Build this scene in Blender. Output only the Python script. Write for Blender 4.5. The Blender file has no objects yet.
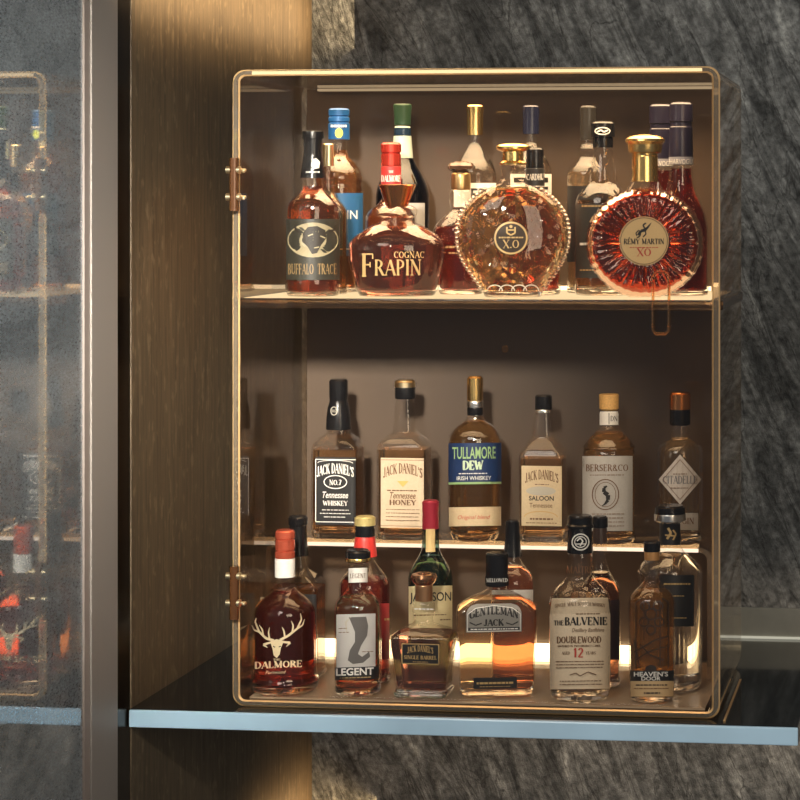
import bpy, bmesh, math, random
from mathutils import Vector, Matrix
from mathutils.geometry import tessellate_polygon
random.seed(7)
SC = bpy.context.scene
COL = SC.collection

# ------------------------------------------------------------------ camera
PSI = math.radians(6.4); FPX = 2125.0; PPX, PPY = 687.0, 210.0
CAM = (0.6865, -3.1875, 0.768)
AX = (-math.sin(PSI), math.cos(PSI)); RX = (math.cos(PSI), math.sin(PSI))
cd = bpy.data.cameras.new('camera'); cam = bpy.data.objects.new('camera', cd); COL.objects.link(cam)
cam.location = CAM; cam.rotation_euler = (math.pi/2, 0, PSI)
cd.sensor_width = 36; cd.lens = FPX*36/800
cd.shift_x = -(PPX-400)/800; cd.shift_y = -(400-PPY)/800
cd.clip_start = .05; cd.clip_end = 50
SC.camera = cam
# ------------------------------------------------------------------ world, room lights and added fills
W = bpy.data.worlds.new('room'); SC.world = W; W.use_nodes = True
wn = W.node_tree; bg = wn.nodes['Background']
bg.inputs[0].default_value = (.50, .55, .62, 1); bg.inputs[1].default_value = .22

def area(name, loc, target, sx, sy, power, color, spread=180):
    l = bpy.data.lights.new(name, 'AREA'); l.shape = 'RECTANGLE'; l.size = sx; l.size_y = sy
    l.energy = power; l.color = color; l.spread = math.radians(spread)
    o = bpy.data.objects.new(name, l); COL.objects.link(o); o.location = loc
    d = Vector(target)-Vector(loc)
    o.rotation_euler = d.to_track_quat('-Z', 'Y').to_euler()
    return o
WARM = (1, .70, .40)
area('window_light', (-1.2, -3.8, 3.0), (0.1, 0.2, .5), 2.0, 1.8, 70, (1, .95, .88))
area('front_lamp', (1.9, -3.0, 1.3), (-.2, .2, .3), 1.0, 1.8, 36, (1, .85, .66))
area('wood_fill', (.10, -3.0, 1.6), (-.53, .42, .42), .25, .25, 5.6, (1, .95, .85), 22)  # narrow light added only to brighten the oak wall
area('case_top_lamp', (0, .17, .955), (0, .17, 0), .68, .22, 6.0, WARM, 130)
area('case_shelf_lamp', (0, .09, .610), (0, .11, 0), .68, .14, .75, WARM, 120)
area('wall_washer_lamp', (-.445, .83, 1.15), (-1, .83, 1.15), 1.7, .12, 4.0, (1, .70, .38), 128)
area('lower_washer_lamp', (-.40, .88, -.45), (-1, .88, -.45), .7, .10, 1.9, (1, .66, .32), 110)
area('under_shelf_fill', (.35, .60, -.05), (.35, .95, -.45), 1.4, .05, 1.7, (1, .76, .54), 150)  # unseen light added to warm and lift the lower stone wall
SC.view_settings.view_transform = 'Standard'; SC.view_settings.look = 'None'
SC.view_settings.gamma = 1; SC.view_settings.use_curve_mapping = False
SC.view_settings.exposure = 0.0
SC.cycles.use_denoising = True
SC.cycles.max_bounces = 20; SC.cycles.transparent_max_bounces = 40
SC.cycles.transmission_bounces = 16; SC.cycles.glossy_bounces = 6; SC.cycles.diffuse_bounces = 3
SC.cycles.caustics_reflective = False; SC.cycles.caustics_refractive = False
SC.cycles.sample_clamp_indirect = 6

# ------------------------------------------------------------------ projection helpers (pixel of the photo -> place in a plane Y)
def unp(px, py, Y):
    dx = AX[0]+RX[0]*(px-PPX)/FPX; dy = AX[1]+RX[1]*(px-PPX)/FPX
    t = (Y-CAM[1])/dy
    return CAM[0]+dx*t, CAM[2]+(PPY-py)/FPX*t, t
# ------------------------------------------------------------------ object helpers
def link(name, me, mats, parent=None, smooth=35):
    if not isinstance(mats, (list, tuple)): mats = [mats]
    for m in mats: me.materials.append(m)
    if smooth:
        me.polygons.foreach_set('use_smooth', [True]*len(me.polygons))
        me.set_sharp_from_angle(angle=math.radians(smooth))
    o = bpy.data.objects.new(name, me); COL.objects.link(o)
    if parent: o.parent = parent
    if smooth:
        w = o.modifiers.new('normals', 'WEIGHTED_NORMAL'); w.keep_sharp = True
    return o
def mesh(name, vs, fs, mi=None):
    me = bpy.data.meshes.new(name); me.from_pydata(vs, [], fs)
    if mi: me.polygons.foreach_set('material_index', mi)
    me.update(); return me
def empty(name, loc, label=None, cat=None, group=None):
    o = bpy.data.objects.new(name, None); COL.objects.link(o); o.location = loc; o.empty_display_size = .02
    if label: o['label'] = label
    if cat: o['category'] = cat
    if group: o['group'] = group
    return o
def bm_mesh(name, bm):
    bmesh.ops.recalc_face_normals(bm, faces=bm.faces[:])
    me = bpy.data.meshes.new(name); bm.to_mesh(me); bm.free(); return me
def box_bm(bm, x0, x1, y0, y1, z0, z1, bev=0, seg=2):
    r = bmesh.ops.create_cube(bm, size=1)
    vs = r['verts']
    for v in vs:
        v.co = Vector(((x0+x1)/2+v.co.x*(x1-x0), (y0+y1)/2+v.co.y*(y1-y0), (z0+z1)/2+v.co.z*(z1-z0)))
    if bev:
        es = list({e for v in vs for e in v.link_edges})
        bmesh.ops.bevel(bm, geom=es, offset=bev, segments=seg, affect='EDGES', profile=.5)
def box(name, x0, x1, y0, y1, z0, z1, mat, parent=None, bev=0):
    bm = bmesh.new(); box_bm(bm, x0, x1, y0, y1, z0, z1, bev)
    return link(name, bm_mesh(name, bm), mat, parent, 0)
def tube(bm, pts, r, n=10):
    pts = [Vector(p) for p in pts]; rings = []
    up = Vector((0, 1, 0))
    for i, p in enumerate(pts):
        t = (pts[min(i+1, len(pts)-1)]-pts[max(i-1, 0)]).normalized()
        a = t.cross(up)
        if a.length < 1e-4: a = t.cross(Vector((1, 0, 0)))
        a.normalize(); b = t.cross(a)
        rings.append([bm.verts.new(p+a*math.cos(k*2*math.pi/n)*r+b*math.sin(k*2*math.pi/n)*r) for k in range(n)])
    for A, B in zip(rings, rings[1:]):
        for k in range(n): bm.faces.new((A[k], A[(k+1) % n], B[(k+1) % n], B[k]))
    bm.faces.new(rings[0]); bm.faces.new(rings[-1][::-1])

# ------------------------------------------------------------------ materials
MATS = {}
def nm(name):
    m = bpy.data.materials.new(name); m.use_nodes = True
    return m, m.node_tree.nodes, m.node_tree.links
def pbr(name, col, rough=.5, metal=0, coat=0, spec=.5, noise=0, nscale=300, bump=0):
    if name in MATS: return MATS[name]
    m, N, L = nm(name); b = N['Principled BSDF']
    b.inputs['Base Color'].default_value = (*col, 1); b.inputs['Roughness'].default_value = rough
    b.inputs['Metallic'].default_value = metal; b.inputs['Coat Weight'].default_value = coat
    b.inputs['Specular IOR Level'].default_value = spec; b.inputs['Coat Roughness'].default_value = .05
    if noise or bump:
        tc = N.new('ShaderNodeTexCoord'); n = N.new('ShaderNodeTexNoise'); n.inputs['Scale'].default_value = nscale
        n.inputs['Detail'].default_value = 4
        L.new(tc.outputs['Object'], n.inputs['Vector'])
        if noise:
            mp = N.new('ShaderNodeMapRange'); mp.inputs['To Min'].default_value = 1-noise; mp.inputs['To Max'].default_value = 1+noise
            mp.inputs['From Min'].default_value = .3; mp.inputs['From Max'].default_value = .7
            mx = N.new('ShaderNodeMix'); mx.data_type = 'RGBA'; mx.blend_type = 'MULTIPLY'; mx.inputs[0].default_value = 1
            mx.inputs[6].default_value = (*col, 1)
            L.new(n.outputs['Fac'], mp.inputs['Value']); L.new(mp.outputs[0], mx.inputs[7]); L.new(mx.outputs[2], b.inputs['Base Color'])
        if bump:
            bp = N.new('ShaderNodeBump'); bp.inputs['Strength'].default_value = bump; bp.inputs['Distance'].default_value = .001
            L.new(n.outputs['Fac'], bp.inputs['Height']); L.new(bp.outputs[0], b.inputs['Normal'])
    MATS[name] = m; return m
def emit(name, col, s):
    m, N, L = nm(name); N.remove(N['Principled BSDF']); e = N.new('ShaderNodeEmission')
    e.inputs[0].default_value = (*col, 1); e.inputs[1].default_value = s
    L.new(e.outputs[0], N['Material Output'].inputs[0]); return m
def thin(name, tint, ior=1.5, rough=.02, gloss=1.0, bump=0, bscale=60):
    """thin clear sheet: tinted see-through plus a Fresnel reflection"""
    if name in MATS: return MATS[name]
    m, N, L = nm(name); N.remove(N['Principled BSDF'])
    t = N.new('ShaderNodeBsdfTransparent'); t.inputs[0].default_value = (*tint, 1)
    g = N.new('ShaderNodeBsdfGlossy'); g.inputs['Roughness'].default_value = rough; g.inputs['Color'].default_value = (gloss, gloss, gloss, 1)
    lw = N.new('ShaderNodeLayerWeight'); lw.inputs[0].default_value = .5
    p5 = N.new('ShaderNodeMath'); p5.operation = 'POWER'; p5.inputs[1].default_value = 5
    r0 = ((ior-1)/(ior+1))**2
    f = N.new('ShaderNodeMath'); f.operation = 'MULTIPLY_ADD'; f.inputs[1].default_value = 1-r0; f.inputs[2].default_value = r0
    L.new(lw.outputs['Facing'], p5.inputs[0]); L.new(p5.outputs[0], f.inputs[0])
    x = N.new('ShaderNodeMixShader')
    L.new(f.outputs[0], x.inputs[0]); L.new(t.outputs[0], x.inputs[1]); L.new(g.outputs[0], x.inputs[2])
    if bump:
        tc = N.new('ShaderNodeTexCoord'); n = N.new('ShaderNodeTexVoronoi'); n.inputs['Scale'].default_value = bscale
        bp = N.new('ShaderNodeBump'); bp.inputs['Strength'].default_value = bump; bp.inputs['Distance'].default_value = .002
        L.new(tc.outputs['Object'], n.inputs['Vector']); L.new(n.outputs['Distance'], bp.inputs['Height'])
        L.new(bp.outputs[0], g.inputs['Normal']); L.new(bp.outputs[0], lw.inputs['Normal'])
    L.new(x.outputs[0], N['Material Output'].inputs[0]); MATS[name] = m; return m
def fluid(name, col, ior=1.36, rough=0.0, bump=0, bscale=60, tr=.962, bdist=.003):
    if name in MATS: return MATS[name]
    m, N, L = nm(name); b = N['Principled BSDF']
    b.inputs['Base Color'].default_value = (*col, 1); b.inputs['Roughness'].default_value = rough
    b.inputs['IOR'].default_value = ior; b.inputs['Transmission Weight'].default_value = tr
    if bump:
        tc = N.new('ShaderNodeTexCoord'); n = N.new('ShaderNodeTexVoronoi'); n.inputs['Scale'].default_value = bscale
        bp = N.new('ShaderNodeBump'); bp.inputs['Strength'].default_value = bump; bp.inputs['Distance'].default_value = bdist
        L.new(tc.outputs['Object'], n.inputs['Vector']); L.new(n.outputs['Distance'], bp.inputs['Height']); L.new(bp.outputs[0], b.inputs['Normal'])
    MATS[name] = m; return m

GLASS = thin('bottle_glass', (.96, .95, .93), 1.5, .015)
CLEARBASE = fluid('thick_glass', (.95, .92, .88), 1.45, tr=1)
BLACK = pbr('black_cap', (.008, .0075, .008), .2, spec=.4)
GOLD = pbr('gold', (.85, .58, .22), .25, 1)
PGINK = pbr('pale_gold_ink', (.80, .66, .42), .4, .15)
PALEGOLD = pbr('pale_gold', (.95, .78, .48), .28, 1)
COPPER = pbr('copper', (.72, .30, .12), .2, 1)
SILVER = pbr('silver', (.75, .74, .72), .25, 1)
NAVY = pbr('navy_cap', (.010, .012, .030), .25)
PURPLE = pbr('violet_cap', (.014, .012, .026), .28)
REDCAP = pbr('red_foil', (.50, .045, .03), .25, .7)
COPRED = pbr('copper_red_foil', (.66, .13, .07), .22, .6)
WHITE = pbr('white_paper', (.80, .77, .72), .6, noise=.04)
CREAM = pbr('cream_paper', (.64, .50, .31), .6, noise=.05)
BEIGE = pbr('beige_paper', (.62, .48, .33), .6, noise=.05)
INK = pbr('black_ink', (.02, .018, .016), .5)
BLACKLAB = pbr('black_label', (.014, .013, .013), .42)
GOLDINK = pbr('gold_ink', (.64, .43, .18), .4, .3)
WHITEINK = pbr('white_ink', (.82, .80, .75), .5)
REDINK = pbr('red_ink', (.55, .06, .04), .5)
BROWNINK = pbr('brown_ink', (.16, .075, .03), .5)

# ------------------------------------------------------------------ lettering: stroke serif alphabet and the built-in sans
T_, t_ = .17, .065
def _g(w, s): return (w, s)
GL = {}
def glyph_defs():
    L = lambda *a: ('l',)+a
    A = lambda *a: ('a',)+a
    S = lambda x, y: ('l', x-.11, y, x+.11, y, t_)
    d = GL
    d['A'] = (.80, [L(.06, 0, .40, 1, t_), L(.40, 1, .74, 0, T_), L(.19, .35, .6, .35, t_), S(.06, 0), S(.74, 0)])
    d['B'] = (.66, [L(.14, 0, .14, 1, T_), L(.03, 1, .36, 1, t_), L(.14, .53, .36, .53, t_), L(.03, 0, .36, 0, t_), A(.34, .765, .22, .235, -90, 90), A(.34, .265, .27, .265, -90, 90)])
    d['C'] = (.78, [A(.42, .5, .36, .5, 48, 312), L(.68, .7, .68, 1, t_)])
    d['D'] = (.80, [L(.14, 0, .14, 1, T_), L(.03, 1, .36, 1, t_), L(.03, 0, .36, 0, t_), A(.34, .5, .40, .5, -90, 90)])
    d['E'] = (.66, [L(.14, 0, .14, 1, T_), L(.03, 1, .58, 1, t_), L(.14, .52, .45, .52, t_), L(.03, 0, .60, 0, t_), L(.58, .8, .58, 1, t_), L(.60, 0, .60, .22, t_), L(.45, .4, .45, .64, t_)])
    d['F'] = (.62, [L(.14, 0, .14, 1, T_), L(.03, 1, .58, 1, t_), L(.14, .52, .45, .52, t_), L(.58, .78, .58, 1, t_), S(.14, 0), L(.45, .4, .45, .64, t_)])
    d['G'] = (.82, [A(.42, .5, .36, .5, 48, 330), L(.70, 0.05, .70, .42, T_), L(.56, .42, .80, .42, t_), L(.68, .72, .68, 1, t_)])
    d['H'] = (.86, [L(.15, 0, .15, 1, T_), L(.70, 0, .70, 1, T_), L(.15, .52, .70, .52, t_), S(.15, 0), S(.15, 1), S(.70, 0), S(.70, 1)])
    d['I'] = (.32, [L(.16, 0, .16, 1, T_), S(.16, 0), S(.16, 1)])
    d['J'] = (.46, [L(.30, .2, .30, 1, T_), A(.14, .18, .17, .2, 180, 360), S(.30, 1)])
    d['K'] = (.80, [L(.15, 0, .15, 1, T_), L(.15, .42, .68, 1, t_), L(.32, .6, .72, 0, T_), S(.15, 0), S(.15, 1), S(.70, 0), S(.66, 1)])
    d['L'] = (.62, [L(.14, 0, .14, 1, T_), L(.03, 0, .56, 0, t_), L(.56, 0, .56, .28, t_), S(.14, 1)])
    d['M'] = (1.0, [L(.13, 0, .13, 1, t_), L(.13, 1, .48, .05, T_), L(.48, .05, .83, 1, t_), L(.83, 0, .83, 1, T_), S(.13, 0), S(.83, 0), S(.1, 1), S(.86, 1)])
    d['N'] = (.86, [L(.13, 0, .13, 1, t_), L(.13, 1, .72, 0, T_), L(.72, 0, .72, 1, t_), S(.13, 0), S(.1, 1), S(.72, 1)])
    d['O'] = (.84, [A(.42, .5, .36, .5, 0, 360)])
    d['P'] = (.64, [L(.14, 0, .14, 1, T_), L(.03, 1, .34, 1, t_), L(.14, .46, .34, .46, t_), A(.32, .73, .25, .27, -90, 90), S(.14, 0)])
    d['Q'] = (.84, [A(.42, .5, .36, .5, 0, 360), L(.45, .15, .78, -.15, T_)])
    d['R'] = (.74, [L(.14, 0, .14, 1, T_), L(.03, 1, .36, 1, t_), L(.14, .5, .36, .5, t_), A(.34, .75, .23, .25, -90, 90), L(.36, .5, .66, 0, T_), S(.14, 0), S(.68, 0)])
    d['S'] = (.60, [A(.30, .74, .21, .25, 30, 230), A(.30, .26, .23, .26, -150, 60), L(.16, .60, .46, .40, T_), L(.5, .76, .5, 1, t_), L(.08, 0, .08, .24, t_)])
    d['T'] = (.74, [L(.37, 0, .37, 1, T_), L(.05, 1, .69, 1, t_), L(.05, .76, .05, 1, t_), L(.69, .76, .69, 1, t_), S(.37, 0)])
    d['U'] = (.82, [L(.15, .3, .15, 1, T_), L(.68, .3, .68, 1, t_), A(.415, .3, .265, .3, 180, 360), S(.15, 1), S(.68, 1)])
    d['V'] = (.80, [L(.08, 1, .42, 0, T_), L(.42, 0, .74, 1, t_), S(.08, 1), S(.74, 1)])
    d['W'] = (1.1, [L(.08, 1, .34, 0, T_), L(.34, 0, .55, .9, t_), L(.55, .9, .78, 0, T_), L(.78, 0, 1.02, 1, t_), S(.08, 1), S(1.02, 1)])
    d['X'] = (.80, [L(.10, 1, .70, 0, T_), L(.10, 0, .70, 1, t_), S(.1, 0), S(.1, 1), S(.7, 0), S(.7, 1)])
    d['Y'] = (.80, [L(.08, 1, .40, .45, T_), L(.40, .45, .72, 1, t_), L(.40, 0, .40, .45, T_), S(.4, 0), S(.08, 1), S(.72, 1)])
    d['Z'] = (.66, [L(.06, 1, .58, 1, t_), L(.58, 1, .06, 0, T_), L(.06, 0, .60, 0, t_), L(.6, 0, .6, .2, t_), L(.06, .8, .06, 1, t_)])
    d['&'] = (.84, [A(.36, .76, .18, .23, 0, 360), A(.34, .27, .27, .27, 90, 330), L(.25, .62, .76, 0, T_)])
    d['1'] = (.44, [L(.22, 0, .22, 1, T_), L(.06, .8, .22, 1, t_), S(.22, 0)])
    d['2'] = (.62, [A(.30, .72, .22, .28, -30, 170), L(.48, .6, .06, 0, T_*.8), L(.06, 0, .56, 0, t_*1.6)])
    d['3'] = (.60, [A(.28, .75, .21, .25, -90, 150), A(.28, .27, .24, .27, -150, 90)])
    d['7'] = (.58, [L(.06, 1, .54, 1, t_*1.6), L(.54, 1, .2, 0, T_)])
    d['.'] = (.26, [L(.13, 0, .13, .14, T_)])
    d["'"] = (.24, [L(.12, .7, .12, 1, T_*.8)])
    d['-'] = (.40, [L(.05, .45, .35, .45, t_*1.5)])
    d[' '] = (.36, [])
glyph_defs()
def stroke_poly(x0, y0, x1, y1, w):
    dx, dy = x1-x0, y1-y0; l = math.hypot(dx, dy) or 1
    nx, ny = -dy/l*w/2, dx/l*w/2
    return [(x0+nx, y0+ny), (x0-nx, y0-ny), (x1-nx, y1-ny), (x1+nx, y1+ny)]
def serif_polys(txt, bold=1.0):
    """polygons in units of the capital height, starting at x=0; returns (polys, width)"""
    out = []; x = 0
    for ch in txt:
        if ch == 'É':
            w, ss = GL['E']; ss = ss+[('l', .25, 1.14, .48, 1.3, t_*1.6)]
        elif ch == 'Î':
            w, ss = GL['I']; ss = ss+[('l', .0, 1.12, .16, 1.3, t_*1.4), ('l', .16, 1.3, .32, 1.12, t_*1.4)]
        else: w, ss = GL.get(ch, GL[' '])
        for s in ss:
            if s[0] == 'l':
                _, a, b, c, d, th = s
                k = max(1, math.ceil(math.hypot(c-a, d-b)/.3)); q = stroke_poly(x+a, b, x+c, d, th*bold)
                lp = lambda p, r, f: (p[0]+(r[0]-p[0])*f, p[1]+(r[1]-p[1])*f)
                for i in range(k): out.append([lp(q[0], q[3], i/k), lp(q[1], q[2], i/k), lp(q[1], q[2], (i+1)/k), lp(q[0], q[3], (i+1)/k)])
            else:
                _, cx, cy, rx, ry, a0, a1 = s; n = max(5, int(abs(a1-a0)/22))
                pr = None
                for k in range(n+1):
                    a = math.radians(a0+(a1-a0)*k/n); th = (t_+(T_-t_)*abs(math.cos(a)))*bold/2
                    c, s_ = math.cos(a), math.sin(a)
                    q = ((x+cx+(rx+th-.03)*c, cy+(ry+th*.8-.03)*s_), (x+cx+(rx-th-.03)*c, cy+(ry-th*.8-.03)*s_))
                    if pr: out.append([pr[0], pr[1], q[1], q[0]])
                    pr = q
        x += w+.06
    return out, x-.06
_sans_cache = {}
def sans_polys(txt, shear=0, off=0.0):
    key = (txt, shear, off)
    if key in _sans_cache: return _sans_cache[key]
    cu = bpy.data.curves.new('lettering', 'FONT'); cu.body = txt; cu.size = 1; cu.shear = shear; cu.offset = off; cu.resolution_u = 3
    ob = bpy.data.objects.new('lettering', cu); COL.objects.link(ob)
    dg = bpy.context.evaluated_depsgraph_get(); ev = ob.evaluated_get(dg); me = ev.to_mesh()
    P = [[(me.vertices[v].co.x, me.vertices[v].co.y) for v in p.vertices] for p in me.polygons]
    ev.to_mesh_clear(); bpy.data.objects.remove(ob); bpy.data.curves.remove(cu)
    h = .72
    P = [[(x/h, y/h) for x, y in p] for p in P]
    xs = [x for p in P for x, _ in p] or [0, 1]
    x0 = min(xs); P = [[(x-x0, y) for x, y in p] for p in P]
    _sans_cache[key] = (P, max(xs)-x0); return _sans_cache[key]

class Art:
    """flat artwork in photo pixels (x right, y down, relative to nothing), several inks"""
    def __init__(s): s.p = []; s.n = 0    # (polygon, material, layer)
    def add(s, pts, m): s.p.append((pts, m, s.n))
    def poly(s, pts, m):
        s.n += 1
        st = [tuple(pts[i] for i in t) for t in tessellate_polygon([[Vector((x, y, 0)) for x, y in pts]])]
        while st:
            a, b, c = st.pop(); e = [(math.dist(a, b), a, b, c), (math.dist(b, c), b, c, a), (math.dist(c, a), c, a, b)]
            l, p, q, r = max(e, key=lambda k: k[0])
            if l > 3.2: mid = ((p[0]+q[0])/2, (p[1]+q[1])/2); st += [(p, mid, r), (mid, q, r)]
            else: s.add([p, q, r], m)
        return s
    def line(s, pts, w, m):
        s.n += 1; ws = w if isinstance(w, (list, tuple)) else [w]*len(pts)
        for (a, b, wa, wb) in zip(pts, pts[1:], ws, ws[1:]):
            n = max(1, int(math.hypot(b[0]-a[0], b[1]-a[1])/2.5))
            for k in range(n):
                f0, f1 = k/n, (k+1)/n
                p0 = (a[0]+(b[0]-a[0])*f0, a[1]+(b[1]-a[1])*f0); p1 = (a[0]+(b[0]-a[0])*f1, a[1]+(b[1]-a[1])*f1)
                q0 = stroke_poly(*p0, *p1, wa+(wb-wa)*f0); q1 = stroke_poly(*p0, *p1, wa+(wb-wa)*f1)
                s.add([q0[0], q0[1], q1[2], q1[3]], m)
        return s
    def ring(s, cx, cy, rx, ry, w, m, n=40, a0=0, a1=360):
        s.n += 1
        for k in range(n):
            A = [math.radians(a0+(a1-a0)*(k+i)/n) for i in (0, 1)]
            s.add([(cx+rx*math.cos(A[0]), cy+ry*math.sin(A[0])), (cx+(rx-w)*math.cos(A[0]), cy+(ry-w)*math.sin(A[0])),
                         (cx+(rx-w)*math.cos(A[1]), cy+(ry-w)*math.sin(A[1])), (cx+rx*math.cos(A[1]), cy+ry*math.sin(A[1]))], m)
        return s
    def disc(s, cx, cy, rx, ry, m, n=28):
        s.n += 1
        for k in range(n):
            A = [2*math.pi*(k+i)/n for i in (0, 1)]
            for f0, f1 in ((0, .5), (.5, 1)):
                pts = [(cx+rx*f*math.cos(a), cy+ry*f*math.sin(a)) for f, a in ((f0, A[0]), (f1, A[0]), (f1, A[1]), (f0, A[1]))]
                if f0 == 0: pts = pts[1:]
                s.add(pts, m)
        return s
    def frame(s, x0, x1, y0, y1, w, m):
        return s.line([(x0, y0), (x1, y0), (x1, y1), (x0, y1), (x0, y0)], w, m)
    def text(s, txt, cx, ybase, h, m, width=None, font='serif', arch=0, shear=0, bold=1.0, tilt=0):
        s.n += 1; P, w = serif_polys(txt, bold) if font == 'serif' else sans_polys(txt, shear, (bold-1)*.02)
        sx = (width/w) if width else h
        for p in P:
            q = []
            for x, y in p:
                X = x*sx-w*sx/2; Y = y*h
                if font == 'serif' and shear: X += y*h*shear
                yy = ybase-Y
                if arch: u = X/(w*sx/2); yy -= arch*(1-u*u)
                q.append((cx+X, yy+tilt*X))
            s.add(q, m)
        return s
    def scribble(s, x0, x1, y, h, m, seed=1):
        """a line of small print too small to read in the photo"""
        r = random.Random(seed); x = x0
        while x < x1-1:
            l = min(x1-x, r.uniform(1.2, 4.2)); s.line([(x, y), (x+l, y)], h, m); x += l+r.uniform(.5, 1.0)
        return s

# ------------------------------------------------------------------ lofted bodies
NC = 12
def section(w, d, rf, ell):
    pts = []
    if ell:
        n = NC*4
        return [(w*math.cos(2*math.pi*k/n), d*math.sin(2*math.pi*k/n)) for k in range(n)]
    r = max(1e-5, min(w, d)*min(rf, 1))
    for q, (sx, sy) in enumerate(((1, 1), (-1, 1), (-1, -1), (1, -1))):
        for k in range(NC):
            a = math.pi/2*(q+k/(NC-1))
            pts.append((sx*(w-r)+r*math.cos(a), sy*(d-r)+r*math.sin(a)))
    return pts
def loft(rows, ell=False, cap0=True, cap1=True, x0=0, y0=0):
    """rows: (z, w, d, rf) from bottom to top"""
    vs, fs = [], []; n = NC*4
    for z, w, d, rf in rows:
        vs += [(x0+x, y0+y, z) for x, y in section(w, d, rf, ell)]
    for i in range(len(rows)-1):
        for k in range(n):
            a, b = i*n+k, i*n+(k+1) % n
            fs.append((a, b, b+n, a+n))
    if cap0: fs.append(tuple(range(n))[::-1])
    if cap1: fs.append(tuple(range((len(rows)-1)*n, len(rows)*n)))
    return vs, fs
def pchip(ts, ys, t):
    n = len(ts); h = [ts[i+1]-ts[i] for i in range(n-1)]; dl = [(ys[i+1]-ys[i])/h[i] for i in range(n-1)]
    m = [0]*n; m[0] = dl[0]; m[-1] = dl[-1]
    for i in range(1, n-1):
        if dl[i-1]*dl[i] > 0:
            w1, w2 = 2*h[i]+h[i-1], h[i]+2*h[i-1]; m[i] = (w1+w2)/(w1/dl[i-1]+w2/dl[i])
    for i in range(n-1):
        if t <= ts[i+1] or i == n-2:
            s = (t-ts[i])/h[i]; s = min(1, max(0, s))
            return ((1+2*s)*(1-s)**2*ys[i]+s*(1-s)**2*h[i]*m[i]+s*s*(3-2*s)*ys[i+1]+s*s*(s-1)*h[i]*m[i+1])
def densify(prof, sub=5, smooth=True):
    """prof: list of tuples (z, a, b, ...) bottom to top"""
    if not smooth or len(prof) < 3: return list(prof)
    ts = [0]
    for p, q in zip(prof, prof[1:]): ts.append(ts[-1]+max(1e-5, math.hypot(q[0]-p[0], q[1]-p[1])))
    out = []
    for i in range(len(prof)-1):
        seg = ts[i+1]-ts[i]; k = sub if seg > .003 else 1
        for j in range(k):
            t = ts[i]+seg*j/k
            out.append(tuple(pchip(ts, [p[c] for p in prof], t) for c in range(len(prof[0]))))
    out.append(tuple(prof[-1])); return out

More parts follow.
